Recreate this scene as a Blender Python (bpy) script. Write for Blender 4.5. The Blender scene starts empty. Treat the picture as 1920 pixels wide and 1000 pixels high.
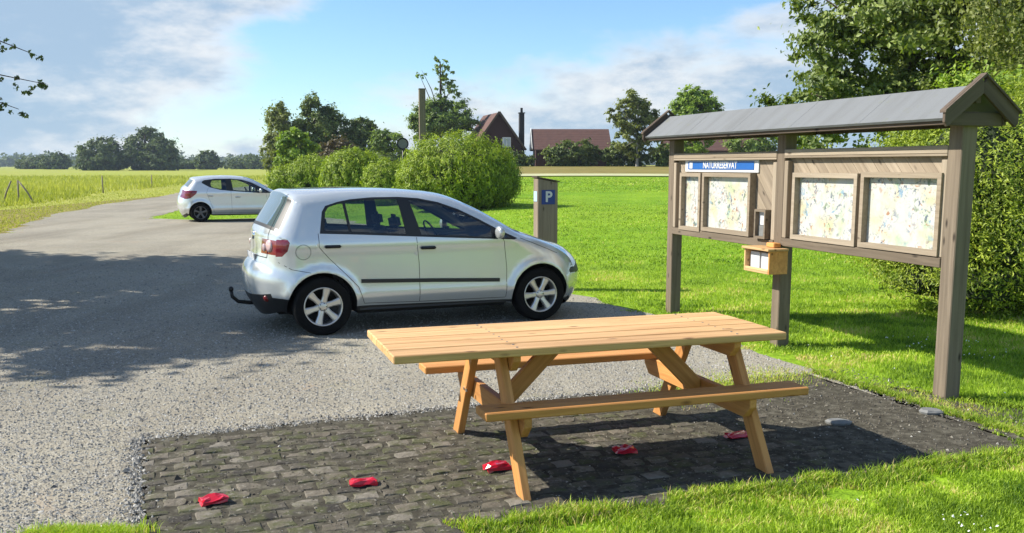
import bpy, bmesh, math, random
import numpy as np
from mathutils import Vector, Matrix
from mathutils.geometry import delaunay_2d_cdt
R = math.radians
random.seed(7)
rng = np.random.default_rng(11)
scene = bpy.context.scene
COL = scene.collection

# ------------------------------------------------------------------ camera
cam_d = bpy.data.cameras.new('camera')
cam = bpy.data.objects.new('camera', cam_d)
COL.objects.link(cam)
cam_d.sensor_width = 36.0
cam_d.lens = 36.0 * 1800 / 1920
cam_d.shift_y = 75 / 1920            # the photograph is a crop, its optical axis lies below the middle
cam_d.clip_start = 0.05
cam_d.clip_end = 6000
cam.location = (0, 0, 1.74)
cam.rotation_euler = (R(90) - math.atan(265 / 1800), 0, 0)
scene.camera = cam

# ------------------------------------------------------------------ light
SUN_EL, SUN_AZ = R(38.5), R(174)       # direction towards the sun, azimuth counted from +X
to_sun = Vector((math.cos(SUN_EL) * math.cos(SUN_AZ), math.cos(SUN_EL) * math.sin(SUN_AZ), math.sin(SUN_EL)))
sun_d = bpy.data.lights.new('sun', 'SUN')
sun_d.energy = 5.0
sun_d.angle = R(0.5)
sun_d.color = (1.0, 0.95, 0.86)
sun = bpy.data.objects.new('sun', sun_d)
COL.objects.link(sun)
sun.rotation_euler = to_sun.to_track_quat('Z', 'Y').to_euler()

world = bpy.data.worlds.new('World')
scene.world = world
world.use_nodes = True
SKY_STRENGTH = 0.11
CLOUD = 1.0


def build_world():
    nt = world.node_tree
    nt.nodes.clear()
    N, L = nt.nodes, nt.links
    out = N.new('ShaderNodeOutputWorld')
    bg = N.new('ShaderNodeBackground')
    bg.inputs['Strength'].default_value = SKY_STRENGTH
    L.new(bg.outputs[0], out.inputs[0])
    sky = N.new('ShaderNodeTexSky')
    sky.sky_type = 'NISHITA'
    sky.sun_disc = False
    sky.sun_elevation = SUN_EL
    sky.sun_rotation = math.atan2(to_sun.x, to_sun.y)
    sky.air_density = 1.0
    sky.dust_density = 0.1
    sky.ozone_density = 3.0
    tc = N.new('ShaderNodeTexCoord')
    sep = N.new('ShaderNodeSeparateXYZ')
    L.new(tc.outputs['Generated'], sep.inputs[0])

    def M(op, a, b=None, c=None, clamp=False):
        n = N.new('ShaderNodeMath')
        n.operation = op
        n.use_clamp = clamp
        for i, v in enumerate((a, b, c)):
            if v is None:
                continue
            if isinstance(v, (int, float)):
                n.inputs[i].default_value = v
            else:
                L.new(v, n.inputs[i])
        return n.outputs[0]

    def ss(v, lo, hi):
        n = N.new('ShaderNodeMapRange')
        n.interpolation_type = 'SMOOTHSTEP'
        n.inputs['From Min'].default_value = lo
        n.inputs['From Max'].default_value = hi
        if isinstance(v, (int, float)):
            n.inputs['Value'].default_value = v
        else:
            L.new(v, n.inputs['Value'])
        return n.outputs[0]
    X, Y, Z = sep.outputs
    az = M('ARCTAN2', X, Y)                    # radians, 0 straight ahead
    el = M('ARCSINE', Z)
    # cloud noise in azimuth / elevation, stretched sideways
    cmb = N.new('ShaderNodeCombineXYZ')
    L.new(M('MULTIPLY', az, 7.0), cmb.inputs[0])
    L.new(M('MULTIPLY', el, 17.0), cmb.inputs[1])
    cmb.inputs[2].default_value = 3.7
    n1 = N.new('ShaderNodeTexNoise')
    n1.inputs['Scale'].default_value = 1.0
    n1.inputs['Detail'].default_value = 9
    n1.inputs['Roughness'].default_value = 0.58
    n1.inputs['Distortion'].default_value = 0.35
    L.new(cmb.outputs[0], n1.inputs['Vector'])
    fbm = M('SUBTRACT', n1.outputs[0], 0.5)
    n2 = N.new('ShaderNodeTexNoise')
    n2.inputs['Scale'].default_value = 2.3
    n2.inputs['Detail'].default_value = 6
    n2.inputs['Roughness'].default_value = 0.6
    L.new(cmb.outputs[0], n2.inputs['Vector'])
    fb2 = M('SUBTRACT', n2.outputs[0], 0.5)
    wob = M('ADD', M('MULTIPLY', fbm, 0.16), M('MULTIPLY', fb2, 0.05))
    # bank on the right: its top climbs towards the right
    top = M('ADD', M('MULTIPLY', M('ADD', az, 0.25), 0.20), 0.050)
    dm = M('SUBTRACT', M('ADD', top, wob), el)           # >0 inside
    # bank on the left: everything left of a slanting edge
    edge = M('ADD', M('MULTIPLY', el, 0.9), -0.335)
    dl = M('SUBTRACT', M('ADD', edge, M('MULTIPLY', wob, 1.6)), az)
    d = M('MAXIMUM', dm, M('MULTIPLY', dl, 0.6))
    # away from the two banks: scattered clouds as in the view
    far_mask = ss(M('ABSOLUTE', az), 0.62, 0.9)
    high = ss(el, 0.25, 0.45)
    gen = M('MULTIPLY', M('ADD', fbm, -0.02), 0.6)
    mixm = M('MAXIMUM', far_mask, high)
    dd = M('ADD', M('MULTIPLY', d, M('SUBTRACT', 1.0, mixm)), M('MULTIPLY', gen, mixm))
    cover = ss(dd, -0.008, 0.05)
    cover = M('MULTIPLY', cover, ss(el, -0.06, 0.0))
    cover = M('MULTIPLY', cover, 0.93)
    thick = ss(M('ADD', dd, M('MULTIPLY', fb2, 0.2)), 0.0, 0.12)
    ccol = N.new('ShaderNodeMix')
    ccol.data_type = 'RGBA'
    L.new(thick, ccol.inputs[0])
    ccol.inputs[6].default_value = (4.9 * CLOUD, 5.0 * CLOUD, 5.1 * CLOUD, 1)
    ccol.inputs[7].default_value = (2.2 * CLOUD, 3.0 * CLOUD, 3.95 * CLOUD, 1)
    mx = N.new('ShaderNodeMix')
    mx.data_type = 'RGBA'
    L.new(cover, mx.inputs[0])
    tint = N.new('ShaderNodeMix')
    tint.data_type = 'RGBA'
    tint.blend_type = 'MULTIPLY'
    tint.inputs[0].default_value = 1.0
    tint.inputs[7].default_value = (0.74, 0.88, 1.0, 1)
    L.new(sky.outputs[0], tint.inputs[6])
    L.new(tint.outputs[2], mx.inputs[6])
    L.new(ccol.outputs[2], mx.inputs[7])
    L.new(mx.outputs[2], bg.inputs['Color'])


build_world()
scene.view_settings.view_transform = 'Standard'
scene.view_settings.look = 'None'
scene.view_settings.exposure = 0.75
scene.view_settings.gamma = 1.0
scene.view_settings.use_curve_mapping = False
scene.render.engine = 'CYCLES'
cy = scene.cycles
cy.max_bounces = 7
cy.transparent_max_bounces = 12
cy.use_denoising = True
cy.sample_clamp_indirect = 6.0

# ------------------------------------------------------------------ materials
MAT = {}


class NT:
    def __init__(s, name):
        m = bpy.data.materials.new(name)
        m.use_nodes = True
        s.m, s.nt = m, m.node_tree
        s.nt.nodes.clear()
        s.out = s.n('ShaderNodeOutputMaterial')
        s.b = s.n('ShaderNodeBsdfPrincipled')
        s.link(s.b.outputs[0], s.out.inputs[0])
        MAT[name] = m

    def n(s, t, **kw):
        x = s.nt.nodes.new(t)
        for k, v in kw.items():
            setattr(x, k, v)
        return x

    def link(s, a, b):
        s.nt.links.new(a, b)

    def coord(s, kind='Object', scale=(1, 1, 1), rnd=False):
        tc = s.n('ShaderNodeTexCoord')
        mp = s.n('ShaderNodeMapping')
        mp.inputs['Scale'].default_value = scale
        s.link(tc.outputs[kind], mp.inputs['Vector'])
        if rnd:
            oi = s.n('ShaderNodeObjectInfo')
            mu = s.n('ShaderNodeMath', operation='MULTIPLY')
            mu.inputs[1].default_value = 57.0
            s.link(oi.outputs['Random'], mu.inputs[0])
            cb = s.n('ShaderNodeCombineXYZ')
            for i in range(3):
                s.link(mu.outputs[0], cb.inputs[i])
            s.link(cb.outputs[0], mp.inputs['Location'])
        return mp.outputs[0]

    def noise(s, vec, scale, detail=4, rough=0.55, dist=0.0):
        x = s.n('ShaderNodeTexNoise')
        x.inputs['Scale'].default_value = scale
        x.inputs['Detail'].default_value = detail
        x.inputs['Roughness'].default_value = rough
        x.inputs['Distortion'].default_value = dist
        s.link(vec, x.inputs['Vector'])
        return x.outputs[0]

    def voro(s, vec, scale, out='Color', rnd=1.0):
        x = s.n('ShaderNodeTexVoronoi')
        x.inputs['Scale'].default_value = scale
        x.inputs['Randomness'].default_value = rnd
        s.link(vec, x.inputs['Vector'])
        return x.outputs[out]

    def ramp(s, fac, stops):
        x = s.n('ShaderNodeValToRGB')
        cr = x.color_ramp
        while len(cr.elements) < len(stops):
            cr.elements.new(0.5)
        for e, (p, c) in zip(cr.elements, stops):
            e.position = p
            e.color = (*c, 1) if len(c) == 3 else c
        s.link(fac, x.inputs[0])
        return x.outputs[0]

    def mix(s, fac, a, b, mode='MIX'):
        x = s.n('ShaderNodeMix', data_type='RGBA', blend_type=mode)
        for i, v in ((0, fac), (6, a), (7, b)):
            if isinstance(v, (int, float)):
                x.inputs[i].default_value = v
            elif isinstance(v, tuple):
                x.inputs[i].default_value = (*v, 1) if len(v) == 3 else v
            else:
                s.link(v, x.inputs[i])
        return x.outputs[2]

    def math(s, op, a, b=0.0):
        x = s.n('ShaderNodeMath', operation=op)
        for i, v in ((0, a), (1, b)):
            if isinstance(v, (int, float)):
                x.inputs[i].default_value = v
            else:
                s.link(v, x.inputs[i])
        return x.outputs[0]

    def attr(s, name):
        x = s.n('ShaderNodeAttribute')
        x.attribute_name = name
        return x.outputs['Fac']

    def rand(s):
        return s.n('ShaderNodeObjectInfo').outputs['Random']

    def bump(s, h, strength=0.3, dist=0.01):
        x = s.n('ShaderNodeBump')
        x.inputs['Strength'].default_value = strength
        x.inputs['Distance'].default_value = dist
        s.link(h, x.inputs['Height'])
        s.link(x.outputs[0], s.b.inputs['Normal'])

    def set(s, **kw):
        for k, v in kw.items():
            k = k.replace('_', ' ')
            i = s.b.inputs[k]
            if isinstance(v, (int, float)):
                i.default_value = v
            elif isinstance(v, tuple):
                i.default_value = (*v, 1) if len(v) == 3 else v
            else:
                s.link(v, i)
        return s


def plain(name, col, rough=0.5, metal=0.0, var=0.12, scale=6.0, **kw):
    t = NT(name)
    v = t.coord('Object')
    n = t.noise(v, scale, 3)
    c = t.mix(n, tuple(x * (1 - var) for x in col), tuple(min(1, x * (1 + var)) for x in col))
    t.set(Base_Color=c, Roughness=rough, Metallic=metal, **kw)
    return t.m


def wood(name, dark, light, rough=0.65, grain=26, bump=0.25, knots=True, spec=0.3):
    t = NT(name)
    v = t.coord('Object', (1.3, grain, grain), rnd=True)
    g = t.noise(v, 1.0, 6, 0.65, 0.6)
    v2 = t.coord('Object', (0.9, 3.0, 3.0), rnd=True)
    b = t.noise(v2, 1.6, 3)
    c = t.ramp(g, [(0.28, dark), (0.5, tuple((a + q) / 2 for a, q in zip(dark, light))), (0.72, light)])
    c = t.mix(t.math('MULTIPLY', b, 0.55), c, tuple(x * 0.8 for x in dark), 'MULTIPLY') if False else t.mix(b, c, t.mix(0.5, c, light))
    if knots:
        vk = t.coord('Object', (3.2, 9, 9), rnd=True)
        k = t.voro(vk, 1.0, 'Distance')
        km = t.ramp(k, [(0.05, (1, 1, 1)), (0.15, (0, 0, 0))])
        c = t.mix(km, c, tuple(x * 0.45 for x in dark))
    r = t.ramp(t.rand(), [(0, (0.78, 0.76, 0.74)), (0.5, (0.97, 0.95, 0.92)), (1, (1.12, 1.12, 1.12))])
    c = t.mix(1.0, c, r, 'MULTIPLY')
    t.set(Base_Color=c, Roughness=rough, Specular_IOR_Level=spec)
    t.bump(g, bump, 0.004)
    return t.m


def leaf(name, dark, light, trans=0.35, rough=0.5, straw=None):
    t = NT(name)
    a = t.attr('tint')
    st = [(0.0, dark), (0.5, tuple((p + q) / 2 for p, q in zip(dark, light))), (0.86 if straw else 1.0, light)]
    c = t.ramp(a, st + ([(1.0, straw)] if straw else []))
    t.set(Base_Color=c, Roughness=rough, Specular_IOR_Level=0.35)
    tr = t.n('ShaderNodeBsdfTranslucent')
    tc = t.mix(1.0, c, (1.25, 1.3, 0.5), 'MULTIPLY')
    t.link(tc, tr.inputs[0])
    ms = t.n('ShaderNodeMixShader')
    ms.inputs[0].default_value = trans
    t.link(t.b.outputs[0], ms.inputs[1])
    t.link(tr.outputs[0], ms.inputs[2])
    t.link(ms.outputs[0], t.out.inputs[0])
    return t.m


def make_materials():
    wood('top_pine', (0.34, 0.155, 0.045), (0.82, 0.52, 0.24), 0.55, 34)
    wood('box_pine', (0.46, 0.26, 0.1), (0.72, 0.48, 0.24), 0.6)
    wood('new_pine', (0.36, 0.155, 0.042), (0.76, 0.46, 0.2), 0.55)
    wood('orange_pine', (0.34, 0.125, 0.03), (0.66, 0.33, 0.105), 0.6)
    wood('grey_wood', (0.08, 0.061, 0.043), (0.22, 0.175, 0.125), 0.8, 30, 0.4)
    wood('pale_grey_wood', (0.19, 0.15, 0.105), (0.37, 0.305, 0.225), 0.8, 30, 0.35)
    wood('dark_wood', (0.055, 0.04, 0.03), (0.14, 0.105, 0.078), 0.8, 26, 0.4)
    plain('red_wall', (0.05, 0.018, 0.015), 0.8, scale=2)
    plain('red_roof', (0.1, 0.046, 0.034), 0.8, var=0.3, scale=2)
    plain('white_paint', (0.75, 0.75, 0.72), 0.5)
    t = NT('roof_felt')
    v = t.coord('Object')
    c = t.mix(t.noise(v, 160, 2), (0.135, 0.142, 0.145), (0.175, 0.182, 0.185))
    vs = t.coord('Object', (5.0, 0.8, 0.8))
    c = t.mix(t.ramp(t.noise(vs, 1.0, 5, 0.65), [(0.45, (0, 0, 0)), (0.72, (0.55, 0.55, 0.55))]), c, (0.1, 0.1, 0.095))
    c = t.mix(t.ramp(t.noise(v, 7, 5, 0.7), [(0.6, (0, 0, 0)), (0.74, (0.6, 0.6, 0.6))]), c, (0.13, 0.14, 0.07))
    t.set(Base_Color=c, Roughness=0.75)
    t.bump(t.noise(v, 160, 2), 0.3, 0.003)
    plain('black_plastic', (0.012, 0.012, 0.013), 0.45)
    plain('black_metal', (0.012, 0.012, 0.012), 0.35, 0.4)
    plain('rubber', (0.008, 0.008, 0.008), 0.85, scale=30, var=0.4, Specular_IOR_Level=0.15)
    plain('dark_void', (0.006, 0.006, 0.006), 0.9)
    plain('interior', (0.03, 0.031, 0.034), 0.8)
    plain('seat_fabric', (0.1, 0.1, 0.11), 0.9, scale=20)
    plain('alloy', (0.62, 0.6, 0.56), 0.32, 0.75, var=0.05)
    plain('dark_alloy', (0.13, 0.13, 0.13), 0.45, 0.5)
    plain('chrome', (0.75, 0.75, 0.75), 0.12, 1.0, var=0.02)
    plain('sign_blue', (0.01, 0.035, 0.21), 0.35)
    plain('header_blue', (0.01, 0.1, 0.35), 0.4)
    plain('sign_white', (0.6, 0.6, 0.6), 0.4, var=0.03)
    plain('sticker_blue', (0.4, 0.58, 0.72), 0.4)
    plain('red_plastic', (0.5, 0.012, 0.03), 0.13, var=0.25, scale=14)
    plain('chimney_black', (0.015, 0.014, 0.016), 0.7)
    plain('slate', (0.17, 0.17, 0.16), 0.7, var=0.35, scale=18)
    plain('bark', (0.075, 0.055, 0.04), 0.9, var=0.5, scale=9)
    plain('pale_bark', (0.3, 0.28, 0.25), 0.9, var=0.6, scale=3)
    plain('post_wood', (0.24, 0.2, 0.15), 0.9, var=0.4, scale=8)
    for nm, c in (('paint_silver', (0.68, 0.7, 0.69)), ('paint_white', (0.76, 0.775, 0.775))):
        t = NT(nm)
        v = t.coord('Object')
        n = t.noise(v, 700, 1)
        dirt = t.noise(v, 2.2, 5)
        z = t.n('ShaderNodeSeparateXYZ')
        t.link(v, z.inputs[0])
        low = t.ramp(z.outputs[2], [(0.2, (1, 1, 1)), (0.62, (0, 0, 0))])
        dm = t.math('MULTIPLY', t.math('MULTIPLY', low, dirt), 0.55)
        cc = t.mix(n, tuple(x * 0.93 for x in c), tuple(x * 1.07 for x in c))
        cc = t.mix(dm, cc, (0.34, 0.31, 0.25))
        t.set(Base_Color=cc, Metallic=0.5, Roughness=0.26, Coat_Weight=1.0, Coat_Roughness=0.02)
    t = NT('car_glass')
    t.nt.nodes.remove(t.b)
    tr = t.n('ShaderNodeBsdfTransparent')
    tr.inputs[0].default_value = (0.62, 0.7, 0.68, 1)
    gl = t.n('ShaderNodeBsdfGlossy')
    gl.inputs['Roughness'].default_value = 0.015
    gl.inputs['Color'].default_value = (0.9, 0.95, 1, 1)
    fr = t.n('ShaderNodeFresnel')
    fr.inputs['IOR'].default_value = 1.6
    ms = t.n('ShaderNodeMixShader')
    fa = t.math('ADD', t.math('MULTIPLY', fr.outputs[0], 1.0), 0.02)
    t.link(fa, ms.inputs[0])
    t.link(tr.outputs[0], ms.inputs[1])
    t.link(gl.outputs[0], ms.inputs[2])
    t.link(ms.outputs[0], t.out.inputs[0])
    NT('rear_glass').set(Base_Color=(0.1, 0.14, 0.15), Roughness=0.04, Specular_IOR_Level=0.9, Coat_Weight=1.0, Coat_IOR=2.2, Coat_Roughness=0.03)
    NT('tail_red').set(Base_Color=(0.2, 0.006, 0.016), Roughness=0.12, Coat_Weight=1.0, Coat_Roughness=0.03)
    NT('lamp_clear').set(Base_Color=(0.62, 0.66, 0.7), Roughness=0.1, Metallic=0.45, Coat_Weight=1.0, Coat_Roughness=0.02)
    NT('lamp_pink').set(Base_Color=(0.62, 0.42, 0.4), Roughness=0.18, Coat_Weight=1.0, Coat_Roughness=0.03)
    NT('reflex_red').set(Base_Color=(0.14, 0.01, 0.01), Roughness=0.25)
    NT('window_pane').set(Base_Color=(0.35, 0.4, 0.45), Roughness=0.1, Specular_IOR_Level=0.8)
    # map prints: flat printed sheets
    for nm, yl in (('map_print', 0.5), ('map_print_pale', 0.35)):
        t = NT(nm)
        v = t.coord('Object', rnd=True)
        c = t.mix(t.ramp(t.noise(v, 4.5, 4), [(0.5, (0, 0, 0)), (0.66, (yl, yl, yl))]), (0.5, 0.5, 0.46), (0.5, 0.42, 0.17))
        c = t.mix(t.ramp(t.noise(v, 7.0, 3), [(0.56, (0, 0, 0)), (0.7, (0.55, 0.55, 0.55))]), c, (0.34, 0.47, 0.25))
        gate = t.ramp(t.noise(v, 5, 3), [(0.42, (0.1, 0.1, 0.1)), (0.6, (1, 1, 1))])
        for sc_, th, col in ((15, 0.6, (0.1, 0.16, 0.07)), (21, 0.6, (0.33, 0.15, 0.06)), (30, 0.58, (0.06, 0.08, 0.14)), (13, 0.62, (0.15, 0.28, 0.4))):
            sp = t.ramp(t.noise(v, sc_, 2, 0.5, 0.8), [(th, (0, 0, 0)), (th + 0.06, (0.85, 0.85, 0.85))])
            c = t.mix(t.math('MULTIPLY', sp, gate), c, col)
        t.set(Base_Color=c, Roughness=0.35)
    # gravel
    t = NT('gravel')
    v = t.coord('Object')
    big = t.noise(v, 0.35, 5, 0.6)
    mid = t.noise(v, 3.0, 5, 0.7)
    st = t.voro(v, 75, 'Color')
    sd = t.voro(v, 75, 'Distance')
    st2 = t.voro(v, 130, 'Color')
    bw = t.n('ShaderNodeRGBToBW')
    t.link(st, bw.inputs[0])
    bw2 = t.n('ShaderNodeRGBToBW')
    t.link(st2, bw2.inputs[0])
    stone = t.ramp(bw.outputs[0], [(0.15, (0.12, 0.114, 0.1)), (0.5, (0.3, 0.285, 0.245)), (0.85, (0.5, 0.48, 0.42))])
    fine = t.ramp(bw2.outputs[0], [(0.2, (0.18, 0.172, 0.15)), (0.8, (0.42, 0.4, 0.35))])
    c = t.mix(0.5, stone, fine)
    c = t.mix(t.ramp(mid, [(0.35, (0.0, 0.0, 0.0)), (0.75, (0.6, 0.6, 0.6))]), c, (0.33, 0.3, 0.24))
    c = t.mix(t.ramp(big, [(0.42, (0, 0, 0)), (0.6, (0.5, 0.5, 0.5))]), c, t.mix(1.0, c, (0.7, 0.7, 0.72), 'MULTIPLY'))
    # worn, finer and damper streaks running along the lot, a few greenish patches
    vs = t.coord('Object', (0.9, 0.16, 1))
    c = t.mix(t.ramp(t.noise(vs, 1.0, 4, 0.6, 0.4), [(0.45, (0, 0, 0)), (0.68, (0.75, 0.75, 0.75))]), c, t.mix(1.0, c, (0.72, 0.7, 0.68), 'MULTIPLY'))
    c = t.mix(t.ramp(t.noise(v, 1.1, 5, 0.7), [(0.58, (0, 0, 0)), (0.75, (0.45, 0.45, 0.45))]), c, (0.22, 0.22, 0.13))
    c = t.mix(t.ramp(t.noise(v, 0.8, 5, 0.7, 1.0), [(0.6, (0, 0, 0)), (0.76, (0.5, 0.5, 0.5))]), c, (0.36, 0.26, 0.19))
    c = t.mix(1.0, c, (1.02, 0.985, 0.9), 'MULTIPLY')
    t.set(Base_Color=c, Roughness=0.95, Specular_IOR_Level=0.15)
    t.bump(t.math('ADD', t.math('MULTIPLY', sd, -1.0), t.math('MULTIPLY', mid, 0.6)), 0.6, 0.009)
    t = NT('grit')
    c = t.ramp(t.attr('tint'), [(0, (0.04, 0.034, 0.026)), (0.6, (0.11, 0.095, 0.07)), (0.85, (0.2, 0.18, 0.14)), (1.0, (0.5, 0.48, 0.43))])
    t.set(Base_Color=c, Roughness=0.95)
    t = NT('pebble')
    c = t.ramp(t.attr('tint'), [(0, (0.1, 0.095, 0.088)), (0.5, (0.29, 0.275, 0.24)), (0.9, (0.42, 0.4, 0.355)), (1.0, (0.55, 0.53, 0.48))])
    t.set(Base_Color=c, Roughness=0.9)
    # soil under the setts
    t = NT('soil')
    v = t.coord('Object')
    n = t.noise(v, 14, 6, 0.7)
    c = t.ramp(n, [(0.3, (0.03, 0.026, 0.02)), (0.52, (0.075, 0.068, 0.05)), (0.75, (0.17, 0.155, 0.12))])
    t.set(Base_Color=c, Roughness=0.97, Specular_IOR_Level=0.1)
    t.bump(n, 0.35, 0.006)
    # paving setts
    t = NT('sett_stone')
    v = t.coord('Object', rnd=True)
    n = t.noise(v, 22, 6, 0.7)
    m = t.noise(v, 6, 4, 0.6)
    base = t.ramp(t.rand(), [(0, (0.05, 0.044, 0.036)), (0.35, (0.09, 0.08, 0.062)), (0.7, (0.135, 0.115, 0.085)), (0.9, (0.18, 0.155, 0.118)), (1, (0.23, 0.205, 0.165))])
    c = t.mix(t.ramp(n, [(0.3, (0.35, 0.35, 0.35)), (0.7, (0, 0, 0))]), base, (0.026, 0.024, 0.02))
    c = t.mix(t.ramp(m, [(0.46, (0, 0, 0)), (0.62, (0.85, 0.85, 0.85))]), c, (0.075, 0.08, 0.032))
    c = t.mix(t.ramp(t.noise(v, 38, 3), [(0.58, (0, 0, 0)), (0.7, (0.8, 0.8, 0.8))]), c, (0.24, 0.22, 0.18))
    t.set(Base_Color=c, Roughness=0.93, Specular_IOR_Level=0.2)
    t.bump(n, 0.9, 0.012)
    # ground covers
    def grassy(name, a, b, c3, s=(0.25, 2.2, 30)):
        t = NT(name)
        v = t.coord('Object')
        n1 = t.noise(v, s[0], 4)
        n2 = t.noise(v, s[1], 5, 0.65)
        n3 = t.noise(v, s[2], 3, 0.7)
        c = t.ramp(n2, [(0.3, a), (0.7, b)])
        c = t.mix(t.ramp(n1, [(0.4, (0, 0, 0)), (0.65, (0.7, 0.7, 0.7))]), c, c3)
        c = t.mix(t.ramp(n3, [(0.3, (0.5, 0.5, 0.5)), (0.6, (0, 0, 0))]), c, tuple(x * 0.45 for x in a))
        t.set(Base_Color=c, Roughness=0.95, Specular_IOR_Level=0.1)
        t.bump(t.math('ADD', n3, n2), 0.9, 0.04)
    grassy('lawn', (0.11, 0.24, 0.012), (0.25, 0.41, 0.02), (0.29, 0.4, 0.03), (0.1, 0.45, 9))
    grassy('meadow', (0.26, 0.31, 0.035), (0.38, 0.41, 0.07), (0.36, 0.34, 0.09), (0.05, 0.25, 1.2))
    grassy('dry_grass', (0.2, 0.16, 0.05), (0.3, 0.24, 0.08), (0.2, 0.19, 0.045), (0.06, 0.3, 1.5))
    plain('pale_path', (0.42, 0.42, 0.22), 0.95, var=0.15, scale=0.5)
    plain('blocker_dark', (0.02, 0.032, 0.008), 0.9, var=0.5, scale=3)  # near-black colour of the light-blocking hulls added inside the bushes
    leaf('grass_blade', (0.05, 0.12, 0.006), (0.44, 0.6, 0.045), 0.3, 0.6, (0.62, 0.5, 0.2))
    leaf('meadow_blade', (0.2, 0.25, 0.02), (0.52, 0.52, 0.12), 0.3, 0.7)
    leaf('leaf_green', (0.065, 0.115, 0.022), (0.3, 0.4, 0.09), 0.33)
    leaf('leaf_dark', (0.055, 0.088, 0.022), (0.23, 0.285, 0.08), 0.3)
    leaf('leaf_ash', (0.05, 0.085, 0.016), (0.27, 0.33, 0.075), 0.25)
    leaf('leaf_shrub', (0.065, 0.12, 0.01), (0.44, 0.52, 0.045), 0.3)
    leaf('leaf_far', (0.055, 0.085, 0.04), (0.17, 0.21, 0.085), 0.25, 0.8)
    leaf('leaf_bright', (0.09, 0.17, 0.018), (0.34, 0.46, 0.06), 0.35)
    leaf('leaf_willow', (0.08, 0.15, 0.012), (0.45, 0.54, 0.045), 0.3)
    leaf('leaf_birch', (0.085, 0.115, 0.025), (0.33, 0.36, 0.11), 0.38)
    leaf('leaf_rust', (0.07, 0.055, 0.028), (0.19, 0.145, 0.075), 0.25)
    plain('daisy', (0.8, 0.8, 0.76), 0.7, var=0.05)


make_materials()

# ------------------------------------------------------------------ object helpers


def link(o, parent=None):
    COL.objects.link(o)
    if parent is not None:
        o.parent = parent
    return o


def tag(o, label=None, cat=None, group=None, kind=None):
    if label:
        o['label'] = label
    if cat:
        o['category'] = cat
    if group:
        o['group'] = group
    if kind:
        o['kind'] = kind
    return o


def empty(name, loc=(0, 0, 0), rz=0.0, label=None, cat=None, group=None):
    o = bpy.data.objects.new(name, None)
    o.empty_display_size = 0.2
    o.location = loc
    o.rotation_euler = (0, 0, rz)
    link(o)
    return tag(o, label, cat, group)


def fast_mesh(name, V, F, mats, tint=None, smooth=False):
    V = np.ascontiguousarray(V, dtype=np.float32)
    F = np.ascontiguousarray(F, dtype=np.int32)
    me = bpy.data.meshes.new(name)
    me.vertices.add(len(V))
    me.vertices.foreach_set('co', V.ravel())
    k = F.shape[1]
    me.loops.add(F.size)
    me.loops.foreach_set('vertex_index', F.ravel())
    me.polygons.add(len(F))
    me.polygons.foreach_set('loop_start', np.arange(0, F.size, k, dtype=np.int32))
    me.polygons.foreach_set('use_smooth', np.full(len(F), smooth, dtype=bool))
    me.update(calc_edges=True)
    if tint is not None:
        a = me.attributes.new('tint', 'FLOAT', 'FACE')
        a.data.foreach_set('value', np.ascontiguousarray(tint, dtype=np.float32))
    for m in (mats if isinstance(mats, (list, tuple)) else [mats]):
        me.materials.append(MAT[m])
    return me


def pydata(name, V, F, mat, parent=None, smooth=False):
    me = bpy.data.meshes.new(name)
    me.from_pydata([tuple(v) for v in V], [], F)
    me.update()
    me.materials.append(MAT[mat])
    if smooth:
        for p in me.polygons:
            p.use_smooth = True
    return link(bpy.data.objects.new(name, me), parent)


def from_bm(name, bm, mat, parent=None, smooth=False):
    me = bpy.data.meshes.new(name)
    bm.normal_update()
    bm.to_mesh(me)
    bm.free()
    me.materials.append(MAT[mat])
    if smooth:
        for p in me.polygons:
            p.use_smooth = True
    return link(bpy.data.objects.new(name, me), parent)


def bm_box(bm, x0, x1, y0, y1, z0, z1):
    c = [bm.verts.new(p) for p in ((x0, y0, z0), (x1, y0, z0), (x1, y1, z0), (x0, y1, z0), (x0, y0, z1), (x1, y0, z1), (x1, y1, z1), (x0, y1, z1))]
    for f in ((3, 2, 1, 0), (4, 5, 6, 7), (0, 1, 5, 4), (1, 2, 6, 5), (2, 3, 7, 6), (3, 0, 4, 7)):
        bm.faces.new([c[i] for i in f])


def box(name, x0, x1, y0, y1, z0, z1, mat, parent=None, bev=0.0, seg=1):
    """box whose object origin is its centre, long axis of the grain along local x"""
    cx, cy_, cz = (x0 + x1) / 2, (y0 + y1) / 2, (z0 + z1) / 2
    bm = bmesh.new()
    bm_box(bm, x0 - cx, x1 - cx, y0 - cy_, y1 - cy_, z0 - cz, z1 - cz)
    if bev:
        bmesh.ops.bevel(bm, geom=bm.edges[:], offset=bev, segments=seg, affect='EDGES')
    o = from_bm(name, bm, mat, parent)
    o.location = (cx, cy_, cz)
    return o


def frame_matrix(p0, p1, up=(0, 0, 1)):
    p0, p1 = Vector(p0), Vector(p1)
    x = (p1 - p0).normalized()
    u = Vector(up)
    y = u.cross(x)
    if y.length < 1e-4:
        y = Vector((0, 1, 0)).cross(x)
    y.normalize()
    z = x.cross(y)
    m = Matrix((x, y, z)).transposed().to_4x4()
    m.translation = (p0 + p1) / 2
    return m, (p1 - p0).length


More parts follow.
